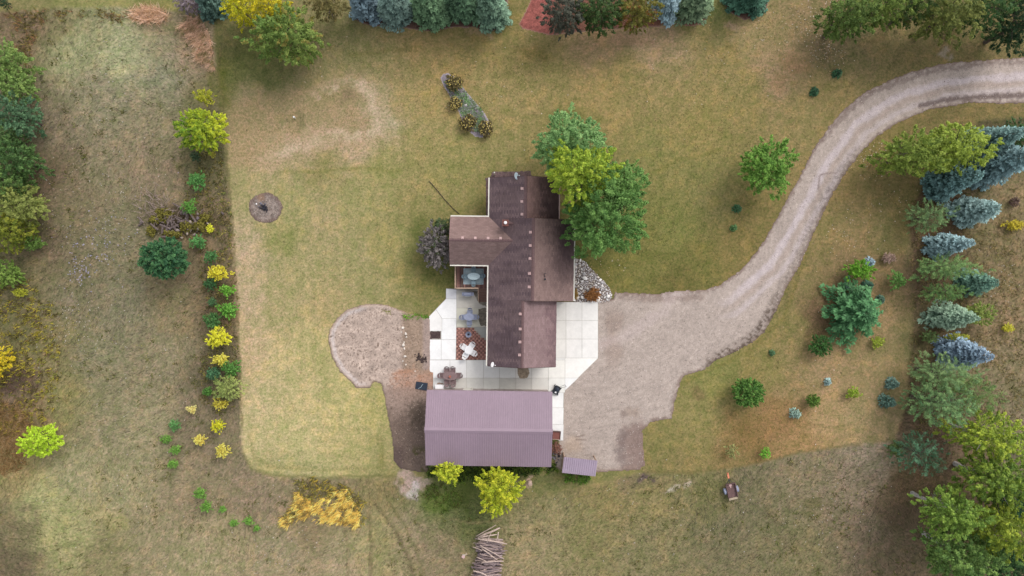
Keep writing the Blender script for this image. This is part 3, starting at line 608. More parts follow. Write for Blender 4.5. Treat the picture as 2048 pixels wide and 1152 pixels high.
scatter_blades("row_weeds", [(385, 300), (440, 300), (462, 420), (470, 560), (476, 700), (480, 800), (440, 830), (400, 800), (405, 640), (400, 540), (370, 400)], 9000, .3, .09, .8,
               [(104, 96, 54), (118, 110, 58), (92, 92, 50), (146, 130, 72), (110, 120, 58), (160, 150, 76)], "low olive weeds filling the strip between the young trees beside the lawn", 120, .35, (12, .44), None, 10)
scatter_blades("east_row_weeds", [(1822, 400), (1900, 420), (1960, 460), (2040, 420), (2048, 860), (1960, 840), (1840, 880), (1815, 800), (1826, 600)], 9000, .28, .08, .85,
               [(124, 112, 70), (140, 122, 74), (112, 108, 58), (158, 142, 88)], "dry olive weeds among the spruces of the east row", 121, .35, (14, .45), None, 10)
# ------------------------------------------------------------------ house
HA = math.radians(-0.75)
def rot(p, a): return (p[0] * math.cos(a) - p[1] * math.sin(a), p[0] * math.sin(a) + p[1] * math.cos(a))
def HL(px, py, z=0.0): return rot(P(px, py, z), -HA)          # photo point at height z in the house's own frame
house = empty("house", (0, 0, 0), HA, "long low house with brown shingle roofs and a west wing, beside the white concrete patio", "house")
PITCH = 0.42; ZE = 3.1
xw = (HL(979.5, 400, ZE)[0] + HL(975.5, 700, ZE)[0]) / 2       # west eave line
def ridge(pxr, pyr):
    z = 4.6
    for _ in range(6): x = HL(pxr, pyr, z)[0]; z = ZE + (x - xw) * PITCH
    return x, z
yN = HL(1000, 352.5, 4)[1]; y1 = HL(1060, 437, 4.2)[1]; y2 = HL(1060, 601.5, 4.2)[1]; yS = HL(1040, 735, 4)[1]
SECT = []
for nm, (rx_, ry_), (ex, ey), ya, yb in (("north", (1051.5, 395), (1117, 395), y1, yN), ("mid", (1066, 520), (1147, 520), y2, y1), ("garage", (1045, 665), (1112, 665), yS, y2)):
    xr, zr = ridge(rx_, ry_)
    xe = HL(ex, ey, ZE + .1)[0]; ze = zr - (xe - xr) * PITCH
    SECT.append((nm, xr, zr, xe, ze, ya, yb))

# main slopes: real lapped shingles, one stuff part for each roof
def shingles(O, U, S, lu, ls, colour, seed, planes=(), expo=.14, wid=.32):
    """O corner at the eave, U along the eave, S up the slope (unit), colour(u,s)->albedo; planes clip in the parent frame"""
    r = np.random.default_rng(seed); O, U, S = map(np.array, (O, U, S)); N = np.cross(U, S); N = N / np.linalg.norm(N)
    if N[2] < 0: N = -N
    ns = int(math.ceil(ls / expo)); Vs = []; Cs = []; nF = 0
    for i in range(ns):
        s0 = i * expo; s1 = min(s0 + expo * 1.05, ls)
        u = -(wid * .5 * (i % 2)) - .0; 
        edges = np.clip(np.arange(u, lu + wid, wid) + r.normal(0, .012, len(np.arange(u, lu + wid, wid))), 0, lu)
        a, b = edges[:-1] + .004, edges[1:] - .004; m = b - a > .03; a, b = a[m], b[m]
        t = r.uniform(.010, .020, len(a)); d = r.normal(0, .006, len(a))
        def pt(uu, ss, hh): return O + uu[:, None] * U + (ss if np.ndim(ss) else np.full(len(uu), ss))[:, None] * S + (hh if np.ndim(hh) else np.full(len(uu), hh))[:, None] * N
        q = [pt(a, s0 + d, t), pt(b, s0 + d, t), pt(b, s1, .003), pt(a, s1, .003), pt(a, s0 + d, 0.), pt(b, s0 + d, 0.)]
        Vs.append(np.stack(q, 1)); c = colour((a + b) / 2, np.full(len(a), s0)); Cs.append(np.repeat(c * r.uniform(.88, 1.12, (len(a), 1)), 6, 0).reshape(-1, 6, 3))
    V = np.concatenate(Vs); C = np.concatenate(Cs); n = len(V)
    base = (np.arange(n) * 6)[:, None]
    F = np.concatenate([base + np.array([0, 1, 2, 3]), base + np.array([4, 5, 1, 0]), base + np.array([4, 0, 3, 3]) * 0 + np.array([4, 0, 3, 4])], 0)
    F = F[:2 * n]
    me = np_mesh("shingles", V.reshape(-1, 3), F, np.clip(C.reshape(-1, 3), .01, .8))
    if planes:
        bm = bmesh.new(); bm.from_mesh(me)
        for co, no in planes:
            bmesh.ops.bisect_plane(bm, geom=bm.verts[:] + bm.edges[:] + bm.faces[:], plane_co=co, plane_no=no, clear_outer=True)
        bm.to_mesh(me); bm.free()
    return me

def slab_roof(name, pts, th, mat, parent):
    """a thin solid roof deck from its upper corner points"""
    m = MB(); n = len(pts); vs_ = [(p[0], p[1], p[2] - .004) for p in pts] + [(p[0], p[1], p[2] - th) for p in pts]
    m.add(vs_, [tuple(range(n)), tuple(range(n, 2 * n))[::-1]] + [((i + 1) % n, i, n + i, n + (i + 1) % n) for i in range(n)])
    return m.build(name, mat, parent)

def c_west(o):
    def f(u, s):
        st = fbm(u * 3.2, s * .6 + o, 71, 3); bl = fbm(u * .5 + 3, s * .5, 72, 3)
        c = np.repeat(lin((130, 109, 110))[None], len(u), 0) * (1 + (bl - .5)[:, None] * .45)
        w = np.clip(sstep(.42, .68, st) * .55, 0, .9)
        c = c * (1 - w[:, None]) + lin((90, 74, 82)) * w[:, None]
        return c / KEXP
    return f
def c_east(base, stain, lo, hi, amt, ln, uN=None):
    """algae blackening and shade of the overhanging trees, painted into the shingles towards the eave; s counts up from the eave"""
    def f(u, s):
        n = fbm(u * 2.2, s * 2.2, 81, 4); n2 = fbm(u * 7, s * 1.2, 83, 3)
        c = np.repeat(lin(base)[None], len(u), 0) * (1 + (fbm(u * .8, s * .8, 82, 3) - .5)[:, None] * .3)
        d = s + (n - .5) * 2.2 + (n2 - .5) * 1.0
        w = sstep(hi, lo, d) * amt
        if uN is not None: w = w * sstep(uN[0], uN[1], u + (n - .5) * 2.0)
        c = c * (1 - w[:, None]) + lin(stain) * w[:, None]  # one dark tone holds both the algae and the painted tree shade
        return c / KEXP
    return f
def roof_vent(parent, x, y, z, slope_x=0., slope_y=0.):
    m = MB(); m.box((0, 0, .07), (.26, .26, .14), taper=.86); m.box((0, 0, .012), (.36, .36, .024))
    me = roof_vent.me if hasattr(roof_vent, 'me') else m.mesh("roof_vent"); roof_vent.me = me
    o = link("roof_vent", me, parent, M['vent']); o.location = (x, y, z - .02); o.rotation_euler = (-slope_y, slope_x, 0)
    return o
cosp = 1 / math.sqrt(1 + PITCH ** 2)
VENTS = {"north": [(1044.6, 377), (1044.6, 403), (1044.6, 428.5)], "mid": [(1061.3, 464.5), (1061, 491), (1060.6, 517), (1059.5, 547), (1059, 574)], "garage": [(1041, 628), (1041, 658), (1040.5, 684), (1039.5, 710)]}
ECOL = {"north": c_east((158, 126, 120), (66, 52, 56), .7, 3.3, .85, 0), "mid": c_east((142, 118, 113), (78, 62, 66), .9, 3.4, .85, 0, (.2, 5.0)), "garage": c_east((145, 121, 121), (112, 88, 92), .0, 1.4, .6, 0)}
for nm, xr, zr, xe, ze, ya, yb in SECT:
    xL = xw
    rf = slab_roof("roof", [(xL, ya, ZE), (xr, ya, zr), (xr, yb, zr), (xL, yb, ZE)], .16, M['fascia'], house)
    rf['label'] = f"west slope of dark streaked shingles on the {nm} section"
    ls = (xr - xL) / cosp
    o = link("shingles", shingles((xL - .03, ya, ZE - .012), (0, 1, 0), (cosp, 0, PITCH * cosp), yb - ya, ls, c_west(ya), 7 + len(nm)), rf, M['shingle']); o['kind'] = 'stuff'
    for (px, py) in VENTS[nm]:
        x, y = HL(px, py, zr - .1); z = ZE + (x - xw) * PITCH
        roof_vent(rf, x, y, z, -math.atan(PITCH))
    re_ = slab_roof("roof", [(xr, ya, zr), (xe, ya, ze), (xe, yb, ze), (xr, yb, zr)], .16, M['fascia'], house)
    re_['label'] = f"east slope of lighter shingles on the {nm} section"
    ls = (xe - xr) / cosp
    if nm == "mid":
        pass
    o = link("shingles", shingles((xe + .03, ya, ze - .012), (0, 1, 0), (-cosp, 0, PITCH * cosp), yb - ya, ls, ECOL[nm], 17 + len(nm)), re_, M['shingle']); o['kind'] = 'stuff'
    cap = MB()                                                            # ridge cap shingles
    y = ya
    while y < yb - .05:
        e = min(y + .30, yb); cap.add([(xr - .15, y, zr - .045), (xr, y, zr + .028), (xr + .15, y, zr - .045), (xr - .15, e, zr - .05), (xr, e, zr + .018), (xr + .15, e, zr - .05)], [(0, 1, 4, 3), (1, 2, 5, 4), (2, 1, 0)]); y += .25
    o = cap.build("ridge_cap", mat_plain("ridge_cap_shingle", (112, 88, 88), .92) if nm == "north" else M['ridge'], rf)
    if nm == "north": M['ridge'] = o.data.materials[0]
    o['kind'] = 'stuff'
    # eave gutters
    if nm != "garage":
        g = MB(); g.box((xe + .09, (ya + yb) / 2, ze - .09), (.12, yb - ya - .02, .12)); g.build("gutter", M['trim'] if nm == "mid" else M['vent'], re_)
    # walls
    ov = .42; w = MB(); x0, x1, wa, wb_ = xL + ov, xe - ov, ya + (ov if nm == "garage" else 0.0), yb - (ov if nm == "north" else 0.0)
    zz = lambda x: (ZE + (x - xw) * PITCH if x <= xr else zr - (x - xr) * PITCH) - .17
    pr = [(x0, 0.0), (x1, 0.0), (x1, zz(x1)), (xr, zz(xr)), (x0, zz(x0))]
    n_ = 5; ee = .004 if nm == "mid" else 0
    vs_ = [(x, wa - ee, z) for x, z in pr] + [(x, wb_ + ee, z) for x, z in pr]
    w.add(vs_, [tuple(range(n_)), tuple(range(n_, 2 * n_))[::-1]] + [((i + 1) % n_, i, n_ + i, n_ + (i + 1) % n_) for i in range(n_)])
    w.build("wall", M['siding'], house)
    # rake boards
    for yy in ([ya] if nm == "garage" else []) + ([yb] if nm == "north" else []) + ([ya, yb] if nm == "mid" else []):
        b = MB(); s = -1 if yy == ya else 1
        for (xa, za, xb, zb) in (((xL, ZE, xr, zr), (xr, zr, xe, ze)) if nm != "mid" else ((xr, zr, xe, ze),)):
            q = yy + s * .012; b.add([(xa, q, za - .02), (xb, q, zb - .02), (xb, q, zb - .2), (xa, q, za - .2), (xa, q + s * .03, za - .02), (xb, q + s * .03, zb - .02), (xb, q + s * .03, zb - .2), (xa, q + s * .03, za - .2)],
                  [(0, 1, 2, 3), (7, 6, 5, 4), (0, 4, 5, 1), (1, 5, 6, 2), (2, 6, 7, 3), (3, 7, 4, 0)])
        b.build("rake_board", M['fascia'], house)
    # east and west windows, doors
    def window(x, y, z, wd_, ht, nx_):
        f = MB()
        for dy, dz, sy, sz in ((0, ht / 2, wd_ + .1, .08), (0, -ht / 2, wd_ + .1, .08), (wd_ / 2, 0, .08, ht - .08), (-wd_ / 2, 0, .08, ht - .08), (0, 0, .04, ht - .08)): f.box((x + nx_ * .03, y + dy, z + dz), (.08, sy, sz))
        fo = f.build("window", M['trim'], house); g = MB(); g.box((x + nx_ * .012, y, z), (.03, wd_ - .06, ht - .06)); g.build("pane", M['glass'], fo)
    if nm == "garage":
        for yy in (wa + 1.6, wa + 4.4):
            d = MB()
            for k in range(4): d.box((x1 + .025, yy, .3 + k * .54), (.05, 2.3, .53))
            dd = d.build("garage_door", M['trim'], house)
        window(x0, wa + 2.6, 1.6, 1.2, 1.0, -1)
    else:
        for yy in np.arange(wa + 1.3, wb_ - .8, 2.6): window(x1, yy, 1.7, 1.2, 1.2, 1)
    if nm == "north":
        window(x0, wb_ - 2.0, 1.7, 1.4, 1.2, -1)
    if nm == "mid":
        d = MB(); d.box((x0 - .025, HL(975, 552, 1)[1], 1.85), (.05, 1.7, 2.05)); dd = d.build("patio_door", M['trim'], house)
        g = MB(); g.box((x0 - .056, HL(975, 552, 1)[1], 1.88), (.012, 1.5, 1.8)); g.build("pane", M['glass'], dd)
# west gutter in one run, broken at the wing
yw1, yw0 = HL(979, 434.5, ZE)[1], HL(979, 529.5, ZE)[1]
rfN = [o for o in house.children if o.name.startswith("roof")][0]
for a, b in ((yw1 + .02, yN), (yS, yw0 - .02)):
    g = MB(); g.box((xw - .09, (a + b) / 2, ZE - .08), (.13, b - a, .13)); g.build("gutter", M['trim'], house)
# west wing
half = (yw1 - yw0) / 2; yr = (yw1 + yw0) / 2; zrw = ZE + half * PITCH; xg = HL(899.5, 481, 3.6)[0]; xa = xw + half
cw = lambda u, s: np.repeat(lin((146, 121, 116))[None], len(u), 0) * (1 + (fbm(u * 1.3, s * 1.3, 91, 3) - .5)[:, None] * .22) / KEXP
wr = slab_roof("roof", [(xg, yw0, ZE), (xw - .0, yw0, ZE), (xa, yr, zrw), (xg, yr, zrw)], .16, M['fascia'], house); wr['label'] = "south slope of the west wing"
vd = np.array([1, 1, 0]) / math.sqrt(2)
o = link("shingles", shingles((xg - .03, yw0 - .03, ZE - .002), (1, 0, 0), (0, cosp, PITCH * cosp), xa - xg + .1, half / cosp + .02, cw, 41, [((xw, yw0, 0), (vd[0], -vd[1], 0))]), wr, M['shingle']); o['kind'] = 'stuff'
wn = slab_roof("roof", [(xg, yr, zrw), (xa, yr, zrw), (xw, yw1, ZE), (xg, yw1, ZE)], .16, M['fascia'], house); wn['label'] = "north slope of the west wing"
o = link("shingles", shingles((xg - .03, yw1 + .03, ZE - .002), (1, 0, 0), (0, -cosp, PITCH * cosp), xa - xg + .1, half / cosp + .02, cw, 42, [((xw, yw1, 0), (vd[0], vd[1], 0))]), wn, M['shingle']); o['kind'] = 'stuff'
cap = MB(); x = xg
while x < xa - .2:
    cap.add([(x, yr - .15, zrw - .035), (x, yr, zrw + .034), (x, yr + .15, zrw - .035), (x + .30, yr - .15, zrw - .045), (x + .3, yr, zrw + .022), (x + .3, yr + .15, zrw - .045)], [(0, 3, 4, 1), (1, 4, 5, 2), (0, 1, 2)]); x += .25
o = cap.build("ridge_cap", M['ridge'], wn); o['kind'] = 'stuff'
for a in ((xg, xw - .16, yw1 + .09), (xg, xw - .16, yw0 - .09)):
    g = MB(); g.box(((a[0] + a[1]) / 2, a[2], ZE - .08), (a[1] - a[0], .13, .13)); g.build("gutter", M['trim'], house)
for (px, py) in ((925, 476), (950.5, 476.5), (976, 477), (1001, 477)):
    x, y = HL(px, py, zrw); roof_vent(wn, x, y, zrw - abs(y - yr) * PITCH, 0, math.atan(PITCH))
w = MB(); ov = .42; pr = [(yw0 + ov, 0), (yw1 - ov, 0), (yw1 - ov, ZE + ov * PITCH - .18), (yr, zrw - .18), (yw0 + ov, ZE + ov * PITCH - .18)]
vs_ = [(xg + ov, y, z) for y, z in pr] + [(xw + ov - .004, y, z) for y, z in pr]
w.add(vs_, [tuple(range(5))[::-1], tuple(range(5, 10))] + [(i, (i + 1) % 5, 5 + (i + 1) % 5, 5 + i) for i in range(5)]); w.build("wall", M['siding'], house)
for s_, yy in ((-1, yw0), (1, yw1)):
    b = MB(); b.add([(xg - .02, yy, ZE - .02), (xg - .02, yr, zrw - .02), (xg - .02, yr, zrw - .2), (xg - .02, yy, ZE - .2), (xg - .055, yy, ZE - .02), (xg - .055, yr, zrw - .02), (xg - .055, yr, zrw - .2), (xg - .055, yy, ZE - .2)],
                    [(0, 1, 2, 3), (7, 6, 5, 4), (0, 4, 5, 1), (1, 5, 6, 2), (2, 6, 7, 3), (3, 7, 4, 0)]); b.build("rake_board", M['fascia'], house)
for yy in (yr - 1.0, yr + 1.0):
    f = MB()
    for dy, dz, sy, sz in ((0, .6, 1.1, .08), (0, -.6, 1.1, .08), (.5, 0, .08, 1.12), (-.5, 0, .08, 1.12), (0, 0, .04, 1.12)): f.box((xg + ov - .03, yy + dy, 1.8 + dz), (.08, sy, sz))
    fo = f.build("window", M['trim'], house); g = MB(); g.box((xg + ov - .012, yy, 1.8), (.03, .94, 1.14)); g.build("pane", M['glass'], fo)
# chimney with cricket and round cap, pipes, debris
cx, cy = HL(1011, 446, 4.6); cz = ZE + (cx - xw) * PITCH
c = MB(); c.box((cx, cy, cz + .35), (.50, .50, 1.3)); c.box((cx, cy, cz + 1.03), (.60, .60, .07)); ch = c.build("chimney", M['chim'], house)
c = MB(); c.lathe([(.10, 0), (.10, .16)], (cx, cy, cz + 1.066), 14); c.lathe([(.15, .16), (.15, .19), (.02, .24)], (cx, cy, cz + 1.066), 14); c.build("chimney_cap", M['white'], ch)
c = MB(); c.add([(cx + .25, cy - .3, cz + .1), (cx + .25, cy + .3, cz + .1), (cx + .25, cy, cz + .42), (cx + .85, cy, cz + .385)], [(0, 1, 2), (0, 2, 3), (2, 1, 3), (1, 0, 3)]); c.build("cricket", M['ridge'], ch)
c = MB(); c.add([(cx - .42, cy - .4, cz - .165), (cx + .3, cy - .4, cz + .14), (cx + .3, cy + .4, cz + .14), (cx - .42, cy + .4, cz - .165)], [(0, 1, 2, 3)]); 
x, y = HL(1090, 558.5, 4.4); mid = SECT[1]; z = mid[2] - (x - mid[1]) * PITCH
reM = [o for o in house.children if o.get('label', '').startswith("east slope") and 'mid' in o['label']][0]
c = MB(); c.lathe([(.05, -.05), (.05, .36)], (x, y, z), 10); c.lathe([(.12, -.05), (.09, .06)], (x, y, z), 10); c.build("vent_pipe", M['black'], reM)
x, y = HL(1090.5, 550, 4.4); z = mid[2] - (x - mid[1]) * PITCH
c = MB(); c.tube([(x + .1, y + .16, z), (x - .08, y + .16, z + .1), (x - .10, y, z + .11), (x - .08, y - .14, z + .1), (x + .03, y - .16, z + .05)], .025, 6); c.build("roof_strap", M['black'], reM)

def dish(px, py, z, rz, mat, label, size=.34, tilt=.9):
    x, y = P(px, py, z); e = empty("satellite_dish", (x, y, z - .55), rz, label, "satellite dish")
    m = MB(); m.tube([(0, 0, 0), (0, 0, .42), (.04, 0, .5)], .025, 8); m.box((0, 0, .01), (.18, .14, .02)); m.build("mast", M['dish'], e)
    prof = [(.001 + size * t, .16 * size * t * t) for t in np.linspace(0.02, 1, 6)]
    d = MB(); R = Matrix.Rotation(tilt, 3, 'Y'); vs_ = []; n = 18; fs_ = []
    for th in (0, -.015):
        for r, h in prof:
            for k in range(n):
                a = 2 * math.pi * k / n; p = R @ Vector((r * .9 * math.cos(a), r * math.sin(a), h + th)) + Vector((.06, 0, .52)); vs_.append(tuple(p))
    q = len(prof)
    for s in range(2):
        for i in range(q - 1):
            for k in range(n): a, b = s * q * n + i * n + k, s * q * n + i * n + (k + 1) % n; fs_.append((a, b, b + n, a + n) if s == 0 else (a + n, b + n, b, a))
    for k in range(n): a, b = (q - 1) * n + k, (q - 1) * n + (k + 1) % n; fs_.append((a, b, b + q * n, a + q * n))
    d.add(vs_, fs_); d.build("reflector", mat, e, True)
    a = MB(); t = R @ Vector((0, 0, .38)) + Vector((.06, 0, .52)); b0 = R @ Vector((size * .75, 0, .1)) + Vector((.06, 0, .52))
    a.tube([tuple(b0), tuple(t)], .016, 6); a.box(tuple(t), (.08, .07, .10)); a.build("feed_arm", mat, e)
dish(1031, 352, 4.3, math.radians(4), M['dish'], "pale blue satellite dish on the north end of the house roof")
dish(983, 729, 3.6, math.radians(-10), M['white'], "white satellite dish on the southwest corner of the house roof", .26)

# ------------------------------------------------------------------ metal barn and lean-to
def ribbed(name, parent, mat, x0, x1, ya, za, yb, zb, pitch, rib_h, rib_w, flip=False):
    """one ribbed roofing sheet from eave (ya, za) to ridge (yb, zb)"""
    prof = []; n = max(1, int(round((x1 - x0) / pitch))); st = (x1 - x0) / n
    prof.append((x0 + .001, 0))
    for i in range(n):
        c = x0 + (i + .5) * st; prof += [(c - rib_w, 0), (c - rib_w * .5, rib_h), (c + rib_w * .5, rib_h), (c + rib_w, 0)]
    prof.append((x1 - .001, 0))
    vs_ = []; k = len(prof)
    for yy, zz in ((ya, za), (yb, zb)):
        for x, h in prof: vs_.append((x, yy, zz + h))
    for yy, zz in ((ya, za), (yb, zb)):
        for x, h in prof: vs_.append((x, yy, zz + h - .012))
    fs_ = [(i, i + 1, k + i + 1, k + i) for i in range(k - 1)] + [(2 * k + i + 1, 2 * k + i, 3 * k + i, 3 * k + i + 1) for i in range(k - 1)]
    fs_ += [(i + 1, i, 2 * k + i, 2 * k + i + 1) for i in range(k - 1)] + [(k + i, k + i + 1, 3 * k + i + 1, 3 * k + i) for i in range(k - 1)]
    fs_ += [(0, k, 3 * k, 2 * k), (2 * k - 1, k - 1, 3 * k - 1, 4 * k - 1)]
    m = MB(); m.add(vs_, fs_); return m.build(name, mat, parent)

BA = math.radians(-0.82); zb_e = 3.3
bc = P(978, 857, zb_e); bw = 251.3 * PXM * (1 - zb_e / CAM_H); bd = 151 * PXM * (1 - zb_e / CAM_H)
barn = empty("metal_barn", (bc[0], bc[1], 0), BA, "large barn with a mauve ribbed metal gable roof south of the patio", "barn")
zr_b = zb_e + 1.15
npn = 14; pw = bw / npn
for i in range(npn):
    for s_ in (1, -1):
        ribbed("roof_panel", barn, M['metal_roof'], -bw / 2 + i * pw, -bw / 2 + (i + 1) * pw, s_ * bd / 2, zb_e, s_ * .06, zr_b - .02, pw / 4, .022, .035)
rc = MB(); rc.add([(-bw / 2 - .03, -.26, zr_b - .055), (-bw / 2 - .03, 0, zr_b + .05), (-bw / 2 - .03, .26, zr_b - .055), (bw / 2 + .03, -.26, zr_b - .055), (bw / 2 + .03, 0, zr_b + .05), (bw / 2 + .03, .26, zr_b - .055)], [(0, 3, 4, 1), (1, 4, 5, 2)])
rc.build("ridge_cap", M['metal_roof'], barn)
w = MB(); hw, hd = bw / 2 - .28, bd / 2 - .3
sl_b = 1.15 / (bd / 2); pr = [(-hd, 0), (hd, 0), (hd, zb_e + .3 * sl_b - .05), (0, zr_b - .08), (-hd, zb_e + .3 * sl_b - .05)]
vs_ = [(-hw, y, z) for y, z in pr] + [(hw, y, z) for y, z in pr]
w.add(vs_, [tuple(range(5))[::-1], tuple(range(5, 10))] + [(i, (i + 1) % 5, 5 + (i + 1) % 5, 5 + i) for i in range(5)])
w.build("wall", mat_plain("barn_steel_siding", (172, 156, 150), .5), barn)
d = MB()
for k in range(5): d.box((hw + .03, 1.2, .28 + k * .5), (.06, 3.2, .49))
d.build("overhead_door", M['trim'], barn)
d = MB(); d.box((-2.2, hd + .03, 1.05), (.95, .06, 2.1)); dd = d.build("door", M['trim'], barn)
d = MB(); d.tube([(-1.85, hd + .06, 1.0), (-1.85, hd + .12, 1.0), (-1.95, hd + .12, 1.0)], .015, 6); d.build("handle", M['dark'], dd)
for s_ in (1, -1):
    f = MB(); f.box((0, s_ * (bd / 2 - .02), zb_e - .09), (bw, .03, .14)); f.build("fascia", M['fascia'], barn)

la = math.radians(-6.3); lc = P(1159.5, 933.5, 2.1); lw = 67.5 * PXM * .97; ld = 33.4 * PXM * .97
lean = empty("lean_to_shed", (lc[0], lc[1], 0), la, "small open shed with a pale mauve ribbed metal roof beside the barn", "shed")
for i in range(4):
    ribbed("roof_panel", lean, M['metal_roof_pale'], -lw / 2 + i * lw / 4, -lw / 2 + (i + 1) * lw / 4, -ld / 2, 1.95, ld / 2, 2.25, lw / 17, .035, .05)
for sx in (-1, 1):
    for sy, h in ((-1, 1.93), (1, 2.2)):
        p = MB(); p.box((sx * (lw / 2 - .1), sy * (ld / 2 - .1), h / 2), (.1, .1, h)); p.build("post", M['rail'], lean)
p = MB()
for k in range(9): p.box((-lw / 2 + .2 + k * (lw - .4) / 8, -ld / 2 + .12, .95), ((lw - .4) / 8 - .015, .03, 1.85))
p.build("back_wall", M['siding'], lean)
p = MB(); p.box((-lw / 2 + .04, 0, .95), (.03, ld - .3, 1.85)); p.build("side_wall", M['siding'], lean)

# ------------------------------------------------------------------ concrete patio: every slab its own piece
patio = bpy.data.objects.new("concrete_patio", None); COL.objects.link(patio); tag(patio, "white poured concrete patio and apron in large jointed slabs", None, None, 'structure')
OUT = [(892, 577), (976, 577), (976, 604), (1196.5, 604), (1196.5, 716), (1128, 783), (1126.5, 881), (1100, 881), (1100, 784), (1000, 785), (866, 785), (866, 745), (857.5, 745), (857.5, 633), (892, 597)]
base = MB(); base.prism([P(*p) for p in OUT], .002, .03); b = base.build("joint_bed", M['joint'], patio)
SL = []
def slab(pts, c): SL.append((pts, c))
W1, W2, W3, W4 = (252, 250, 248), (240, 238, 234), (226, 223, 218), (206, 200, 190)
slab([(892, 577), (913, 579), (913, 598), (892, 597.5)], (236, 234, 236))
slab([(892, 597.5), (913, 598), (913, 637), (884, 637), (872, 619)], W1); slab([(872, 619), (884, 637), (884, 662), (858, 662), (858, 633)], (250, 246, 242))
slab([(884, 637), (913, 637), (912.5, 679), (882.5, 679), (882.5, 662), (884, 662)], W1)
slab([(858, 679), (882.5, 679), (882.5, 719.5), (858, 719.5)], W1); slab([(882.5, 679), (912.5, 679), (911.5, 719.5), (882.5, 719.5)], W1)
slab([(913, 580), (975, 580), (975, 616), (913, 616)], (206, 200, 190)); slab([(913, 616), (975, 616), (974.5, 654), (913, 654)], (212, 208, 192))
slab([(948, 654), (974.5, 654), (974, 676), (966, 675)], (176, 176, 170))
for xa_, xb_, c in ((858, 900, W1), (900, 933, (248, 246, 244)), (933, 967, (240, 238, 234)), (967, 999, (236, 235, 232)), (999, 1031.5, (236, 236, 232)), (1031.5, 1063.5, (240, 237, 230)), (1063.5, 1097, (246, 242, 234)), (1097, 1130, (250, 246, 238))):
    y0_ = 720; 
    slab([(xa_, y0_), (xb_, y0_), (xb_, 756)] + ([(866, 756), (866, 745), (858, 745)] if xa_ == 858 else [(xa_, 756)]), c)
slab([(1130, 716), (1196, 716), (1156, 756), (1130, 756)], (252, 248, 242))
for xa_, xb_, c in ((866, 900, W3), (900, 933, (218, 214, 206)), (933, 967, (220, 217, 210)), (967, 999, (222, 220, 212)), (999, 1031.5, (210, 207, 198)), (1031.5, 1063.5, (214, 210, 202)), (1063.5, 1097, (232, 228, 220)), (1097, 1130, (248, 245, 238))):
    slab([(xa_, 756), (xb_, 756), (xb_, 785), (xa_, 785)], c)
slab([(1130, 756), (1156, 756), (1130, 781)], W1)
for ya_, yb_ in ((604, 641), (641, 678), (678, 716)):
    for xa_, xb_, c in ((1104, 1132, (236, 232, 226)), (1132, 1164, (243, 239, 234)), (1164, 1196, (247, 243, 238))):
        slab([(xa_, ya_), (xb_, ya_), (xb_, yb_), (xa_, yb_)], c)
slab([(1104, 716), (1130, 716), (1130, 720), (1104, 720)], W2)
for ya_, yb_ in ((785, 815.5), (815.5, 849), (849, 881)): slab([(1101, ya_), (1127.3, ya_), (1126.5, yb_), (1101, yb_)], (246, 244, 242))
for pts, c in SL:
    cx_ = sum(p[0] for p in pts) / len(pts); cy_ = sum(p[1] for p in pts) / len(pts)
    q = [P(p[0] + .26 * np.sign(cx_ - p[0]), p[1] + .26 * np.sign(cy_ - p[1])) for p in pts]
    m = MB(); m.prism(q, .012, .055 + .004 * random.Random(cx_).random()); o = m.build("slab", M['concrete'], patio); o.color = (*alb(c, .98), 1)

# bare soil gap, and tan and grey patches darker than the slabs
def patch(name, poly, z, col, label, mat='dirt', rag=1.2, nz=.8):
    f = lambda px, py, s: np.repeat(lin(col)[None], len(px), 0) * (1 + (fbm(px / 3, py / 3, 29, 3) - .5)[:, None] * nz)
    return sheet(name, poly, .05, z, f, M[mat], label, rag, .0, 0., 4.0)
patch("soil_square", [(860, 662), (881.5, 662), (881.5, 678), (860, 678)], .05, (84, 68, 66), "dark soil filling the square gap left in the patio", 'dirt', .5)
patch("tan_patch", [(1035, 733), (1057, 733), (1060, 746), (1054, 757), (1040, 758), (1034, 748)], .062, (162, 146, 126), "tan patch on the slabs by the garage gable")
patch("tan_patch.001", [(871, 770), (876, 764), (886, 765), (890, 772), (888, 784), (870, 784)], .062, (158, 134, 118), "tan patch behind the white cooler by the barn", rag=.8)
patch("tan_patch.002", [(934, 784), (937, 776), (944, 775), (949, 784)], .062, (138, 122, 106), "half round brown patch at the barn eave", rag=.6)
patch("grey_patch", [(957, 618), (973, 614), (974, 653), (960, 652), (955, 636)], .062, (128, 120, 108), "dark patch on the slab beside the house wall", rag=1.5)
patch("grey_patch.001", [(944, 582), (957, 581), (974, 604), (973, 614), (958, 608), (952, 596)], .062, (140, 132, 120), "grey patch at the foot of the deck stairs", rag=1.5)
# brick paving: real bricks, joined because they are only a few pixels each
BR = [(912.5, 654), (947.5, 654), (965.5, 675.5), (973.5, 676), (972.5, 720), (911.5, 719.5)]
BRM = [P(*p) for p in BR]; bv = []; bcv = []; r = np.random.default_rng(4)
x0, x1 = BRM[0][0] - .1, BRM[3][0] + .1; y0, y1_ = BRM[5][1] - .1, BRM[0][1] + .1
bl, bw_ = .20, .10; bxs = []
for i in range(int((x1 - x0) / bl) + 2):
    for j in range(int((y1_ - y0) / bl) + 2):
        for h_ in (-1, 1):
            hor = (i + j) % 2; u = x0 + i * bl + (0 if hor else h_ * bw_ / 2); v = y0 + j * bl + (h_ * bw_ / 2 if hor else 0); hx, hy = (bl / 2, bw_ / 2) if hor else (bw_ / 2, bl / 2)
            cs = [(u - hx, v - hy), (u + hx, v - hy), (u + hx, v + hy), (u - hx, v + hy)]
            qx = np.array([1024 + c[0] * M2PX for c in cs]); qy = np.array([576 - c[1] * M2PX for c in cs])
            if (sdf(qx, qy, BR) < .3).all(): bxs.append((u, v, hx, hy, hor))
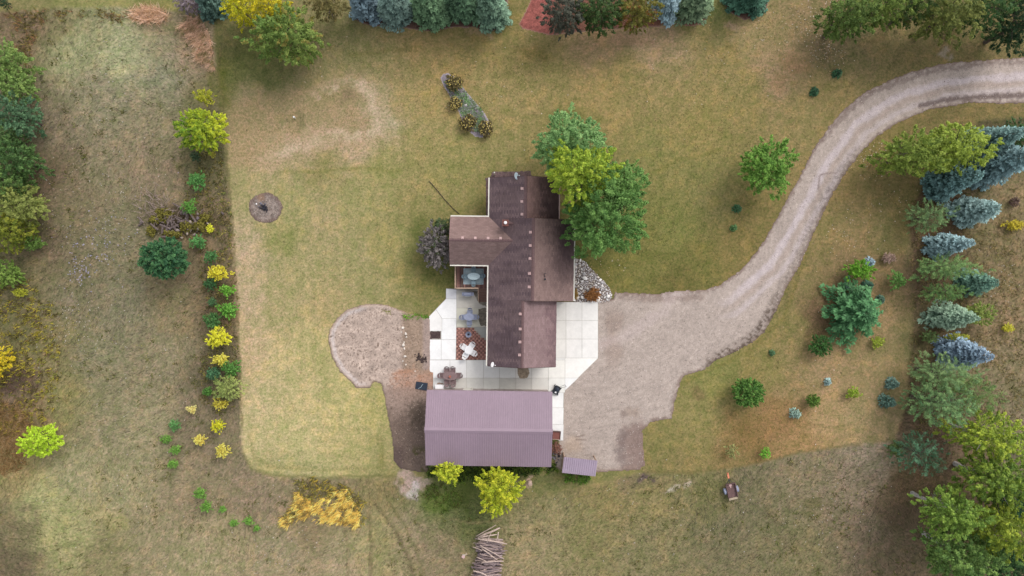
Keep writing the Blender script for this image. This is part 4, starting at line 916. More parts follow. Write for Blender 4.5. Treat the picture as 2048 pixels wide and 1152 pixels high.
pal = np.array([alb(c, 1.0) for c in ((186, 132, 118), (206, 154, 138), (196, 142, 130), (150, 104, 96), (134, 92, 88), (160, 112, 102))])
V_ = []; C_ = []; F_ = []
for (u, v, hx, hy, hor) in bxs:
    h = .05 + r.uniform(-.005, .008); a, b = hx - .006, hy - .006; n0 = len(V_)
    V_ += [(u - a, v - b, .012), (u + a, v - b, .012), (u + a, v + b, .012), (u - a, v + b, .012), (u - a, v - b, h), (u + a, v - b, h), (u + a, v + b, h), (u - a, v + b, h)]
    C_ += [pal[r.integers(3) + 3 * hor] * r.uniform(.85, 1.15)] * 8
    F_ += [(n0 + 4, n0 + 5, n0 + 6, n0 + 7), (n0, n0 + 1, n0 + 5, n0 + 4), (n0 + 1, n0 + 2, n0 + 6, n0 + 5), (n0 + 2, n0 + 3, n0 + 7, n0 + 6), (n0 + 3, n0, n0 + 4, n0 + 7)]
paving = MB().prism([P(*p) for p in BR], .004, .031).build("brick_paving", M['joint']); tag(paving, "red brick paving inset in the concrete patio", None, None, 'structure')
o = link("bricks", np_mesh("bricks", np.array(V_), np.array(F_), np.array(C_)), paving, M['brick']); o['kind'] = 'stuff'
# ------------------------------------------------------------------ trees and shrubs: trunk and limbs, and crowns of single leaves
def leaf_quads(Pc, Nn, Dd, L, W, fold=.12):
    """one rhombic leaf per row: centre, normal, long direction"""
    Dd = Dd - Nn * (Dd * Nn).sum(1, keepdims=True); Dd /= np.linalg.norm(Dd, axis=1, keepdims=True) + 1e-9
    S = np.cross(Nn, Dd); n = len(Pc)
    V = np.empty((n, 4, 3)); V[:, 0] = Pc - Dd * (L / 2)[:, None]; V[:, 1] = Pc + S * (W / 2)[:, None] + Nn * (W * fold)[:, None]
    V[:, 2] = Pc + Dd * (L / 2)[:, None]; V[:, 3] = Pc - S * (W / 2)[:, None] + Nn * (W * fold)[:, None]
    return V.reshape(-1, 3), np.arange(n * 4).reshape(n, 4)

def unit(a): return a / (np.linalg.norm(a, axis=1, keepdims=True) + 1e-9)

def crown_leaves(r, rx, ry, rz, zc, dens, size, c1, c2, shoots=True, bias=None, lob=.16, c3=None, thin=1.0, aspect=.6, zspan=1.5):
    """leaf clusters on shoots that radiate from a lobed crown; returns V, F, C"""
    R = (rx + ry) / 2
    ncl = int(max(14, (20 + 92 * R) * thin)); i = np.arange(ncl) + .5
    z = 1 - zspan * i / ncl; ph = i * 2.39996 + r.uniform(0, 6)
    d = np.stack([np.sqrt(1 - z * z) * np.cos(ph), np.sqrt(1 - z * z) * np.sin(ph), z], 1) + r.normal(0, .16, (ncl, 3)); d = unit(d)
    a = np.arctan2(d[:, 1], d[:, 0]); ph1, ph2, ph3 = r.uniform(0, 6.28, 3)
    rad = 1 + lob * (np.sin(3 * a + ph1) * .6 + np.sin(5 * a + ph2) * .5 + np.sin(2 * a + 3 * d[:, 2] + ph3) * .5) + r.normal(0, .4 * lob + .02, ncl)
    rad *= np.where(r.random(ncl) < .30, r.uniform(.45, .8, ncl), r.uniform(.84, 1.0, ncl))
    S = np.array([rx, ry, rz]); Cc = d * rad[:, None] * S * .93
    per = int(np.clip(dens * 2350 * R ** 1.8 / ncl, 9, 110))
    cr = (.06 + .055 * R) * r.uniform(.6, 1.4, ncl)
    t = r.random((ncl, per))
    off = r.normal(0, 1, (ncl, per, 3)); off /= np.linalg.norm(off, axis=2, keepdims=True); off *= (r.random((ncl, per)) ** .5)[:, :, None]
    taper = (1.25 - .85 * t)[:, :, None]                                   # shoots narrow towards their tips
    pos = Cc[:, None, :] + off * taper * cr[:, None, None] * np.array([1, 1, .75])
    sd = unit(d * np.array([1, 1, .7]) + r.normal(0, .28, d.shape))
    if shoots: pos += sd[:, None, :] * ((t - .5) * 2.3 * cr[:, None])[:, :, None]
    nrm = off * .5 + d[:, None, :] * .3 + np.array([0, 0, .85]) + r.normal(0, .5, pos.shape)
    dirn = sd[:, None, :] * .9 + off * .6 + r.normal(0, .5, pos.shape) + np.array([0, 0, -.25])
    mix = np.clip(r.normal(.42, .28, (ncl, 1)) + r.normal(0, .22, (ncl, per)) + (t - .5) * .5, 0, 1)
    if bias is not None: mix = np.clip(mix * .55 + .45 * (.5 + .9 * (Cc[:, 0] / rx * bias[0] + Cc[:, 1] / ry * bias[1]))[:, None], 0, 1)
    col = (1 - mix)[:, :, None] * c1 + mix[:, :, None] * c2
    if c3 is not None:
        k = (r.random((ncl, 1)) < .16) & (r.random((ncl, per)) < .7); col = np.where(k[:, :, None], c3, col)
    col = col * r.uniform(.74, 1.28, (ncl, per, 1))
    # inner leaves keep the ground from showing straight through
    ni = int(ncl * per * .15); di = unit(r.normal(0, 1, (ni, 3))); pi = di * (r.random((ni, 1)) ** .5) * S * .72; pi[:, 2] = pi[:, 2] * .9
    pos = np.concatenate([pos.reshape(-1, 3), pi]); nrm = np.concatenate([nrm.reshape(-1, 3), di + np.array([0, 0, .6])]); dirn = np.concatenate([dirn.reshape(-1, 3), r.normal(0, 1, (ni, 3))])
    col = np.concatenate([col.reshape(-1, 3), np.repeat(((c1 * .6 + c2 * .4))[None], ni, 0) * r.uniform(.7, 1.1, (ni, 1))])
    n = len(pos); L = size * r.uniform(.7, 1.35, n); pos[:, 2] += zc
    pos[:, 2] = np.maximum(pos[:, 2], .03)
    V, F = leaf_quads(pos, unit(nrm), unit(dirn), L, L * aspect)
    return V, F, np.repeat(col, 4, 0)

def spruce_leaves(r, R, h, c1, c2, dens=1.0, droop=.22, z0=.12, power=.85, lf=1.0, jl=(.78, 1.1)):
    Vs = []; cs = []; nlev = int(max(5, h / .40)); P_, N_, D_, C_, L_ = [], [], [], [], []; w1, w2 = r.uniform(0, 6.28, 2)
    for i in range(nlev):
        f = (i + r.uniform(0, .6)) / nlev; z = z0 + (h - z0) * f; Lb = R * (1 - f) ** power * r.uniform(.9, 1.08) + .05
        nb = int(max(5, (6 + 6.5 * Lb / max(R, .5) * min(R, 1.6)) * dens)); ph = r.uniform(0, 6.28)
        for b in range(nb):
            a = ph + 2 * math.pi * b / nb + r.normal(0, .12); lb = Lb * r.uniform(*jl) * (1 + .13 * math.sin(2 * a + w1) + .10 * math.sin(3 * a + w2 + f * 4)); ns = int(max(5, lb * 24 * dens))
            t = np.sqrt(r.uniform(.06, 1, ns)); wv = .16 + .26 * lb * np.sin(np.pi * np.clip(t * .92 + .05, 0, 1)) * .5
            lat = r.uniform(-1, 1, ns) * wv
            x = np.cos(a) * t * lb - np.sin(a) * lat; y = np.sin(a) * t * lb + np.cos(a) * lat
            zz = z - droop * lb * (t ** 1.3) + .16 * lb * np.clip(t - .72, 0, 1) - abs(lat) * .25 + r.normal(0, .03, ns)
            P_.append(np.stack([x, y, zz], 1))
            dv = np.stack([np.cos(a) - np.sin(a) * np.sign(lat) * .7, np.sin(a) + np.cos(a) * np.sign(lat) * .7, np.full(ns, -.12)], 1); D_.append(dv)
            N_.append(np.stack([np.cos(a) * .25 + r.normal(0, .3, ns), np.sin(a) * .25 + r.normal(0, .3, ns), np.full(ns, 1.)], 1))
            m = np.clip((t - .6) * 2.4 + r.normal(0, .15, ns), 0, 1)[:, None]; C_.append((c1 * (1 - m) + c2 * m) * r.uniform(.75, 1.25) * r.uniform(.85, 1.15, (ns, 1)))
            L_.append(np.full(ns, np.clip(.17 + .07 * lb, .13, .27) * lf))
    Pn, Nn, Dn, Cn, Ln = map(np.concatenate, (P_, N_, D_, C_, L_)); Pn[:, 2] = np.maximum(Pn[:, 2], .03)
    Ln = Ln * r.uniform(.8, 1.25, len(Ln)); V, F = leaf_quads(Pn, unit(Nn), unit(Dn), Ln, Ln * .5, .2)
    return V, F, np.repeat(Cn, 4, 0)

def trunk_mb(r, h, r0, limbs, spread, zlo=.3):
    m = MB(); lean_ = (r.normal(0, .02), r.normal(0, .02))
    pts = [(lean_[0] * h * t + r.normal(0, .02) * h * .1, lean_[1] * h * t + r.normal(0, .02) * h * .1, h * t) for t in (0, .12, .35, .6, .85)]; pts[0] = (0, 0, -.05)
    m.tube(pts, [r0 * 1.35, r0, r0 * .8, r0 * .5, r0 * .15], 8)
    for k in range(limbs):
        t = r.uniform(zlo, .75); a = 2 * math.pi * k / max(limbs, 1) + r.uniform(-.4, .4); L = spread * r.uniform(.55, .85); b = np.array([lean_[0] * h * t, lean_[1] * h * t, h * t])
        e = [b + np.array([math.cos(a) * L * q, math.sin(a) * L * q, L * (.55 * q + .15 * q * q)]) for q in (0, .35, .7, 1)]; m.tube(e, [r0 * .5, r0 * .34, r0 * .2, r0 * .06], 6)
        for s_ in (-1, 1):
            a2 = a + s_ * .6; f = e[1]; g = f + np.array([math.cos(a2), math.sin(a2), .5]) * L * .4; m.tube([f, (f + g) / 2 + np.array([0, 0, .05]), g], [r0 * .24, r0 * .16, r0 * .05], 5)
    return m

VN = [0]
def plant(kind, name, px, py, rxp, ryp, h, c1, c2, label, group, cat=None, **o):
    VN[0] += 1; r = np.random.default_rng(1000 + VN[0]); kk = o.get('k', 1.0)
    A1, A2 = alb(c1, 1.52 * kk), alb(c2, 1.66 * kk); c3 = alb(o['c3'], 1.3 * kk) if 'c3' in o else None
    tree = 'tree' in name or name in ('spruce', 'pine', 'sapling', 'birch', 'maple'); tn, cn = ('trunk', 'crown') if tree else ('stem', 'foliage')
    if cat is None: cat = 'tree' if tree and name != 'sapling' else ('sapling' if name == 'sapling' else 'shrub')
    if kind == 'spruce':
        x, y = P(px, py, .5); R = rxp * PXM * (1 - .5 / CAM_H)
        e = empty(name, (x, y, 0), r.uniform(0, 6.28), label, cat, group)
        V, F, C = spruce_leaves(r, R, h, A1, A2, o.get('dens', 1.0), o.get('droop', .22), o.get('z0', .12), o.get('power', .85), o.get('lf', 1.0), o.get('jl', (.78, 1.1)))
        t = MB(); t.tube([(0, 0, -.05), (0, 0, h * .5), (0, 0, h * .97)], [.03 + h * .016, .02 + h * .009, .008], 7)
    else:
        full = o.get('full', group in (G1, G3, G5)); rz = o.get('rz', h * .48 if full else min(h * .45, (rxp + ryp) * .5 * PXM * 1.45)); zc = max(h - rz, rz * .75); x, y = P(px, py, zc)
        f = PXM * (1 - zc / CAM_H); e = empty(name, (x, y, 0), 0, label, cat, group)
        sz = o.get('size', float(np.clip(.10 + .026 * (rxp + ryp) * .5 * f, .105, .185)))
        V, F, C = crown_leaves(r, rxp * f, ryp * f, rz, zc, o.get('dens', 1.0), sz, A1, A2, True, o.get('bias'), o.get('lob', .28 if name == 'sapling' else .16), c3, o.get('thin', 1.0), o.get('aspect', .6), 1.93 if full else 1.5)
        R = (rxp + ryp) * .5 * f; t = trunk_mb(r, zc + rz * .5, max(.02, h * .016 + R * .012), 7 if R > 1.2 else 4, R, .3)
    t.build(tn, o.get('bark', M['bark']), e)
    link(cn, np_mesh(cn, V, F, np.clip(C, .006, .85)), e, M['needle'] if kind == 'spruce' else M['leaf'])
    return e
M['birch'] = mat_plain("pale_birch_bark", (196, 190, 184), .8, noises=((4, .6, 1.15),))
G1, G2, G3, G4, G5, G6, G7 = "trees along the west edge of the meadow", "young trees in the row beside the west lawn", "trees along the top edge", "young trees on the east lawn", "spruces and pines in the east row", "tiny saplings in the southwest field", "tall broadleaf trees at the southeast corner"
D, S = 'dec', 'spruce'
GRN, MID, DRK, OLV, YG, YEL, LIM = (104, 132, 66), (92, 122, 62), (62, 94, 54), (112, 122, 62), (150, 160, 60), (206, 186, 56), (168, 190, 58)
# beside the house
plant(D, "maple_tree", 1140, 288, 72, 60, 10.0, (106, 144, 86), (138, 170, 108), "tall green maple at the north side of the house, partly behind a yellowing one", "trees over the east side of the house", lob=.2)
plant(D, "maple_tree", 1206, 428, 82, 92, 10.5, (80, 118, 58), (116, 150, 80), "broad deep green maple overhanging the east house roof", "trees over the east side of the house", lob=.18)
plant(D, "maple_tree", 1246, 368, 44, 50, 8.5, (92, 130, 66), (122, 156, 84), "smaller green maple squeezed between the two tall ones and the lawn", "trees over the east side of the house", lob=.2)
plant(D, "maple_tree", 1160, 346, 74, 55, 12.5, (126, 152, 50), (166, 180, 64), "tallest maple with yellow green leaves over the north house roof", "trees over the east side of the house", lob=.22)
plant(D, "grey_shrub", 872, 492, 36, 48, 3.2, (104, 98, 98), (138, 130, 128), "dull grey dry shrub against the west wing wall", None, size=.12, dens=1.3, c3=(80, 96, 58))
plant(D, "green_shrub", 886, 452, 20, 16, 3.0, (66, 84, 54), (88, 104, 66), "dark green shrub at the northwest corner of the west wing", None)
plant(D, "maple_tree", 1533, 336, 54, 56, 6.5, (88, 128, 52), (126, 164, 74), "round bright green tree alone in the lawn beside the drive bend", None, lob=.17)
plant(D, "rust_shrub", 1185, 590, 15, 14, .7, (136, 92, 52), (164, 118, 70), "low rust brown shrub among the white rocks", None, size=.11, dens=2)
plant(D, "rust_shrub", 1151, 588, 5, 10, .5, (140, 110, 60), (160, 132, 74), "small tan shrub between the white rocks and house wall", None, size=.1)
plant(D, "yellow_tree", 895, 940, 30, 27, 5.0, (150, 168, 46), (202, 202, 66), "small yellow green tree touching the southwest corner of the barn roof", "trees on the south side of the barn", lob=.18)
plant(D, "yellow_tree", 997, 979, 48, 46, 6.5, (148, 164, 42), (196, 194, 58), "round yellow green tree just south of the barn", "trees on the south side of the barn", lob=.14)
# west edge
for a in ((8, 122, 46, 44, 6.4, (100, 128, 66), (140, 160, 88), "mid green tree at the upper left edge"), (28, 172, 40, 40, 6.0, (104, 132, 68), (138, 160, 88), "light green tree just below the upper left one"),
          (34, 232, 42, 46, 6.4, (72, 104, 74), (104, 136, 98), "bluish green tree in the upper part of the left edge row"), (2, 275, 40, 36, 6.4, (82, 112, 64), (112, 140, 80), "green tree cut off by the left edge above the dark ones"), (30, 322, 46, 44, 6.8, (62, 92, 50), (98, 128, 70), "darkest green tree in the middle of the left edge row"),
          (14, 372, 44, 40, 6.8, (70, 98, 50), (108, 134, 70), "dark green tree between the darkest and olive trees"), (42, 412, 46, 44, 6.4, (116, 128, 64), (156, 162, 90), "olive yellow tree bulging farthest into the meadow at the left edge"), (10, 462, 48, 44, 6.4, (106, 122, 46), (146, 146, 52), "large olive tree at the foot of the left edge row")):
    plant(D, "edge_tree", *a[:8], G1, lob=.2)
plant(D, "shrub", 68, 487, 18, 15, 2.4, (96, 126, 58), (122, 150, 74), "small green shrub beside the foot of the left edge trees", G1)
plant(D, "shrub", 14, 549, 28, 28, 3.2, (104, 132, 58), (134, 158, 76), "light green bush by itself at the left edge", G1)
plant(D, "shrub", 40, 585, 14, 9, 1.2, (150, 156, 50), (180, 178, 64), "low yellow green bush under the lone left edge bush", G1)
plant(D, "yellow_tree", -8, 722, 28, 34, 3.5, (170, 164, 44), (216, 190, 50), "bright yellow bush half cut off by the left edge", G1)
plant(D, "yellow_tree", 81, 883, 40, 33, 4.5, (158, 186, 44), (190, 214, 70), "vivid lime green tree alone at the lower left", G1, lob=.1)
# row beside west lawn
ROW = [(D, "maple_tree", 405, 262, 52, 46, 5.5, (98, 140, 48), (184, 188, 50), "rounded tree turning yellow on its right side at the head of the row", dict(bias=(.9, .25), lob=.14)),
 (D, "sapling", 408, 194, 19, 15, 3, (140, 150, 46), (184, 180, 60), "yellow green bush north of the two coloured tree", {}), (D, "shrub", 391, 313, 10, 10, 1.2, (64, 86, 60), (84, 104, 74), "small dark bush under the two coloured tree", {}),
 (D, "shrub", 424, 309, 6, 5, .8, (150, 146, 60), (176, 168, 72), "tiny yellow tuft under the two coloured tree", {}), (D, "sapling", 395, 361, 18, 17, 2, (84, 134, 68), (112, 164, 92), "green leafy sapling north of the brush pile", {}),
 (D, "sapling", 379, 414, 13, 14, 1.8, (86, 134, 56), (112, 160, 74), "small green sapling on the upper edge of the brush pile", {}), (D, "sapling", 396, 484, 15, 13, 1.8, (80, 134, 72), (110, 164, 96), "small green sapling right below the brush pile", {}),
 (D, "round_tree", 329, 517, 47, 43, 5, (50, 92, 62), (86, 128, 80), "large round dark bluish green tree below the brush pile", dict(lob=.05, dens=1.7, thin=1.4)), (D, "sapling", 422, 513, 13, 13, 1.8, (70, 116, 64), (98, 146, 86), "green sapling just above the first yellow one", {}),
 (D, "sapling", 436, 546, 21, 14, 2.2, (196, 182, 48), (228, 212, 74), "first yellow sapling down the row, right of the round dark tree", {}), (D, "shrub", 421, 568, 13, 11, 1.4, (56, 96, 56), (80, 122, 74), "dark green bush under the first yellow sapling", {}),
 (D, "sapling", 456, 581, 15, 12, 1.8, (98, 150, 52), (130, 182, 72), "bright green sapling touching the lawn edge, upper of two", {}), (D, "shrub", 424, 604, 8, 8, 1, (70, 104, 66), (92, 126, 84), "tiny grey green bush left of the bright green saplings", {}),
 (D, "sapling", 457, 620, 19, 16, 2, (92, 146, 56), (124, 176, 76), "bright green sapling touching the lawn edge, lower of two", {}), (D, "shrub", 425, 640, 17, 16, 2, (64, 106, 56), (90, 132, 74), "dark green bush just above the golden yellow tree", {}),
 (D, "sapling", 438, 675, 24, 19, 2.6, (206, 200, 54), (240, 222, 70), "largest golden yellow sapling in the middle of the row", {}), (D, "sapling", 441, 719, 16, 12, 2, (190, 180, 66), (222, 212, 104), "pale yellow sapling under the golden one", {}),
 (D, "sapling", 463, 737, 18, 17, 2, (78, 124, 56), (106, 150, 74), "mid green sapling right of the pale yellow one", {}), (D, "shrub", 427, 747, 14, 13, 1.6, (66, 108, 74), (94, 138, 98), "dark bluish bush left of the sage green tree", {}),
 (D, "round_tree", 456, 776, 30, 26, 3.2, (122, 140, 78), (168, 176, 104), "sage green bushy tree at the lawn edge", dict(bias=(.8, .1), aspect=.32)), (D, "shrub", 415, 783, 9, 9, 1, (74, 118, 50), (100, 146, 66), "tiny green bush left of the sage green tree", {}),
 (D, "sapling", 441, 808, 15, 11, 1.6, (190, 176, 66), (214, 204, 96), "sparse yellow sapling under the sage green tree", dict(thin=.6)), (D, "sapling", 384, 819, 9, 7, 1, (214, 194, 120), (232, 214, 142), "tiny pale straw sapling left of the sparse yellow one", {}),
 (D, "sapling", 349, 851, 10, 11, 1.3, (84, 132, 72), (112, 160, 96), "small green sapling, topmost of the trio in the field", {}), (D, "sapling", 436, 851, 13, 12, 1.8, (176, 186, 44), (224, 206, 54), "bright yellow green sapling near the lawn corner", {}),
 (D, "sapling", 399, 880, 12, 11, 1.5, (206, 182, 82), (234, 212, 116), "pale golden sapling left of the lawn corner", {}), (D, "sapling", 445, 902, 14, 14, 1.6, (200, 186, 84), (230, 214, 116), "pale golden sapling near the lawn corner, spindly", dict(thin=.6))]
for k_, nm, x, y, a, b, h, c1, c2, lb, o in ROW: plant(k_, nm, x, y, a, b, h, c1, c2, lb, G2, **o)
for x, y, a, h, lb in ((333, 878, 10, 1.2, "left sapling of the green trio in the field"), (351, 900, 10, 1.2, "lower right sapling of the green trio in the field"), (346, 928, 10, 1.1, "green sapling just south of the trio in the field"),
                       (400, 987, 12, 1.3, "small green sapling, upper of the pair in the south field"), (412, 1014, 12, 1.3, "small green sapling, lower of the pair in the south field"), (445, 1019, 7, .8, "tiny green seedling right of the pair in the south field"),
                       (467, 1046, 8, .9, "tiny green seedling, first of the bottom three"), (497, 1042, 9, .9, "tiny green seedling, middle of the bottom three"), (513, 1056, 6, .7, "tiny green seedling, last of the bottom three near the reeds")):
    plant(D, "sapling", x, y, a, a * .85, h, (96, 138, 56), (126, 170, 76), lb, G6)
# top edge
plant(D, "shrub", 4, 4, 10, 12, 2.5, (44, 66, 46), (62, 84, 56), "dark bush at the upper left corner", G3)
plant(D, "purple_shrub", 378, 6, 30, 20, 2.2, (128, 116, 120), (156, 142, 148), "greyish purple bush at the top left of the lawn", G3, size=.12)
plant(S, "spruce", 428, 8, 34, 34, 6.5, (52, 76, 66), (86, 112, 100), "dark spruce left of the yellow trees at the top", G3)
plant(D, "yellow_tree", 478, 14, 36, 34, 7, (156, 160, 34), (206, 194, 44), "yellow tree right of the dark spruce at the top", G3)
plant(D, "yellow_tree", 545, 18, 44, 34, 7.5, (160, 158, 40), (214, 194, 44), "broad golden yellow tree at the top beside the big green one", G3, c3=(150, 140, 70))
plant(D, "large_tree", 572, 74, 76, 52, 7.5, (92, 124, 60), (138, 152, 78), "wide green tree below the yellow trees at the top", G3, lob=.16, c3=(160, 150, 80), bias=(.5, -.2))
plant(D, "brown_tree", 650, 6, 40, 26, 7, (112, 108, 64), (146, 132, 86), "brownish olive tree between the yellow trees and blue spruce", G3)
for a in ((738, 16, 34, 7.5, (78, 96, 104), (126, 148, 156), "bluest spruce at the left end of the top spruce row"), (795, 20, 36, 7.5, (84, 108, 100), (126, 150, 138), "grey green spruce second in the top row"),
          (860, 22, 40, 8, (72, 100, 72), (108, 138, 100), "mid green spruce third in the top row"), (925, 16, 38, 8, (58, 84, 62), (92, 122, 90), "dark green spruce fourth in the top row"), (984, 22, 40, 8, (76, 104, 86), (120, 148, 122), "soft green spruce at the right end of the top row")):
    plant(S, "spruce", a[0], a[1], a[2], a[2], a[3], a[4], a[5], a[6], G3, droop=.3, power=.6)
plant(D, "bare_tree", 1128, 28, 46, 40, 6.4, (66, 70, 60), (96, 98, 84), "dark thin tree with grey branches beside the red mulch", G3, thin=.8, lob=.2)
plant(D, "dark_tree", 1200, 24, 52, 40, 6.8, (52, 76, 40), (84, 106, 54), "dark green broad tree over the red mulch", G3, lob=.2)
plant(D, "olive_tree", 1274, 22, 46, 38, 6.4, (102, 104, 46), (130, 122, 58), "olive tree between the dark tree and pale blue spruce", G3, c3=(150, 104, 56))
plant(S, "spruce", 1328, 14, 30, 30, 6.5, (110, 134, 140), (164, 188, 194), "pale silvery blue spruce at the top centre", G3, droop=.3, power=.6)
plant(S, "spruce", 1384, 14, 38, 38, 7, (78, 102, 74), (128, 148, 112), "green spruce right of the silvery blue one", G3, droop=.3, power=.6)
plant(S, "spruce", 1490, -4, 40, 40, 7.5, (44, 78, 62), (74, 112, 90), "lone dark spruce in its own edged bed at the top", G3, droop=.3, power=.6)
plant(D, "large_tree", 1695, 34, 56, 46, 9, (76, 100, 46), (116, 136, 68), "large olive green tree at the top right, left of the pair", G3, lob=.2)
plant(D, "large_tree", 1768, 14, 58, 40, 9.5, (92, 114, 50), (130, 146, 70), "large lighter green tree at the top right", G3, lob=.2)
plant(D, "large_tree", 1836, 10, 44, 36, 9, (56, 78, 40), (86, 106, 52), "dark green tree in the gap at the top right", G3)
plant(D, "large_tree", 1898, 30, 62, 46, 9.5, (96, 108, 52), (140, 144, 78), "olive tree hanging over the drive at the top right", G3, lob=.2)
plant(D, "large_tree", 1972, 14, 50, 46, 9, (60, 92, 50), (88, 116, 62), "green tree left of the dark upper right corner", G3)
plant(D, "large_tree", 2040, 48, 40, 60, 9, (42, 66, 42), (62, 88, 52), "darkest tree filling the upper right corner", G3)
# east lawn
plant(S, "pine", 1697, 624, 57, 52, 4.6, (50, 92, 54), (86, 132, 84), "large spreading dark green pine on the east lawn", G4, droop=.05, power=.5, lf=1.3, z0=.4, jl=(.5, 1.25), dens=.8)
plant(D, "shrub", 1641, 692, 23, 22, 2, (54, 92, 44), (78, 120, 58), "dark green bush below left of the large pine", G4)
plant(D, "round_tree", 1497, 785, 33, 31, 3, (68, 108, 46), (108, 146, 68), "dense round green bush alone near the forecourt", G4, lob=.04, dens=1.6, thin=1.3)
plant(D, "sapling", 1719, 541, 29, 20, 2.4, (92, 140, 40), (124, 172, 56), "bright green bushy sapling north of the large pine", G4)
plant(S, "spruce", 1743, 524, 9, 9, 1, (110, 130, 140), (150, 172, 182), "tiny blue spruce behind the bright green sapling", G4)
plant(D, "dry_shrub", 1778, 516, 13, 11, .9, (160, 136, 124), (188, 164, 150), "dried pinkish grey mound of a shrub on the east lawn", G4, size=.1, dens=1.5)
plant(D, "sapling", 1795, 561, 18, 19, 2, (92, 132, 64), (118, 160, 84), "thin loose green sapling near the east tree row", G4, thin=.6)
plant(S, "spruce", 1737, 570, 12, 12, 1.3, (44, 76, 60), (66, 104, 82), "small dark green spruce at the tip of the large pine", G4)
plant(S, "spruce", 1763, 600, 10, 10, 1, (62, 88, 70), (88, 116, 96), "little grey green spruce right of the large pine", G4)
plant(S, "spruce", 1694, 573, 8, 8, .9, (80, 110, 96), (110, 140, 120), "tiny pale spruce between sapling and large pine", G4)
plant(D, "sapling", 1755, 685, 12, 11, 1, (138, 156, 52), (166, 180, 70), "yellow green seedling below right of the large pine", G4)
plant(S, "spruce", 1658, 764, 7, 7, .8, (120, 144, 140), (160, 184, 180), "tiniest pale blue spruce in the middle of the east lawn", G4)
plant(D, "globe_shrub", 1627, 801, 14, 13, 1.4, (76, 108, 42), (108, 136, 58), "neat globe shaped green bush on the east lawn", G4, lob=.03, dens=1.5)
plant(S, "spruce", 1593, 828, 11, 11, 1.2, (98, 120, 108), (142, 166, 152), "small pale grey spruce, left of the globe bush", G4)
plant(D, "sapling", 1706, 786, 13, 11, 1.1, (130, 154, 48), (160, 184, 66), "yellow green seedling right of the globe bush", G4)
plant(S, "spruce", 1786, 767, 13, 13, 1.6, (72, 98, 88), (112, 138, 124), "small blue green spruce, upper of two near the tree row", G4)
plant(S, "spruce", 1776, 804, 16, 16, 1.9, (62, 88, 76), (96, 124, 110), "small blue green spruce, lower of two near the tree row", G4)
plant(D, "sapling", 1463, 903, 13, 15, 1.3, (132, 134, 84), (160, 160, 106), "sparse pale sapling north of the trailer", G4, thin=.4, dens=.6)
plant(D, "sapling", 1531, 906, 10, 11, 1.2, (104, 156, 52), (132, 184, 74), "bright green seedling at the edge of the east lawn", G4)
plant(S, "spruce", 1632, 182, 9, 9, .9, (40, 72, 48), (60, 98, 64), "tiny dark spruce in the north lawn, nearer the house", G4)
plant(S, "spruce", 1678, 144, 9, 9, .9, (40, 72, 48), (60, 98, 64), "tiny dark spruce in the north lawn, nearer the drive", G4)
plant(S, "spruce", 1477, 416, 8, 8, .9, (44, 78, 48), (66, 104, 66), "tiny dark spruce below the round lawn tree", G4)
plant(S, "spruce", 1470, 455, 6, 6, .7, (60, 92, 52), (84, 116, 66), "tiniest dark spruce west of the drive", G4)
plant(S, "spruce", 1547, 706, 5, 5, .6, (60, 92, 60), (84, 116, 76), "tiny dark seedling just east of the forecourt edge", G4)
# east row
for a in ((1948, 292, 36, 7.5, (70, 98, 94), (120, 150, 144), "tall blue green spruce right of the yellow green trees", {}), (1966, 334, 40, 7.5, (74, 100, 100), (126, 154, 156), "tall spruce at the right edge just under the uppermost blue green one", {}),
          (1881, 368, 33, 6.8, (56, 84, 80), (108, 140, 138), "dark blue green spruce under the yellow green trees", {}), (1932, 425, 31, 5.3, (88, 114, 110), (148, 174, 170), "plump pale blue spruce below the dark one", dict(power=.55)),
          (1880, 492, 28, 5.7, (88, 112, 114), (144, 170, 172), "pointed steel blue spruce in the middle of the east row", dict(power=.7)), (1942, 566, 27, 4.4, (66, 98, 84), (108, 142, 122), "dull green spruce poking out right of the soft pines", {}),
          (1884, 632, 29, 6.0, (86, 112, 92), (148, 172, 146), "pale green grey spruce with bare lower twigs", dict(power=.7)), (1903, 702, 31, 6.5, (84, 102, 118), (144, 166, 182), "bluest spruce in the east row, leaning right", dict(power=.65))):
    plant(S, "spruce", a[0], a[1], a[2] * 1.1, a[2] * 1.1, a[3], a[4], a[5], a[6], G5, **{'power': .62, **a[7]})
plant(D, "large_tree", 1815, 312, 58, 46, 8, (104, 126, 52), (146, 160, 72), "loose yellow green tree at the drive bend, left of a pair", G5, lob=.22)
plant(D, "large_tree", 1904, 296, 66, 54, 8.5, (124, 144, 56), (166, 180, 78), "brighter yellow green tree at the drive bend, right of a pair", G5, lob=.2)
plant(D, "dark_tree", 2044, 268, 40, 30, 6.5, (50, 80, 42), (74, 106, 58), "dark green tree at the right edge below the drive", G5)
PN = dict(aspect=.22, lob=.2)
plant(D, "pine", 1857, 434, 42, 32, 5, (96, 126, 82), (132, 156, 102), "soft grey green pine beside the plump blue spruce", G5, **PN)
plant(D, "pine", 1892, 536, 62, 26, 5.5, (98, 132, 80), (138, 164, 100), "soft green pine under the steel blue spruce", G5, **PN)
plant(D, "pine", 1890, 586, 44, 20, 5, (84, 118, 66), (120, 150, 86), "darker soft pine above the pale grey green spruce", G5, **PN)
plant(D, "shrub", 1958, 628, 32, 22, 3, (118, 136, 64), (150, 164, 84), "yellow green shrub behind the pale grey green spruce", G5)
plant(D, "shrub", 1916, 676, 22, 10, 2.4, (136, 148, 56), (180, 176, 66), "yellow green shrub just above the bluest spruce", G5)
plant(D, "shrub", 1860, 674, 16, 14, 2, (98, 120, 70), (126, 146, 90), "small grey green shrub left of the yellow green one", G5, thin=.7)
plant(D, "pine", 1886, 748, 58, 38, 8, (102, 132, 86), (144, 168, 112), "broad soft pine just below the bluest spruce", G5, **PN)
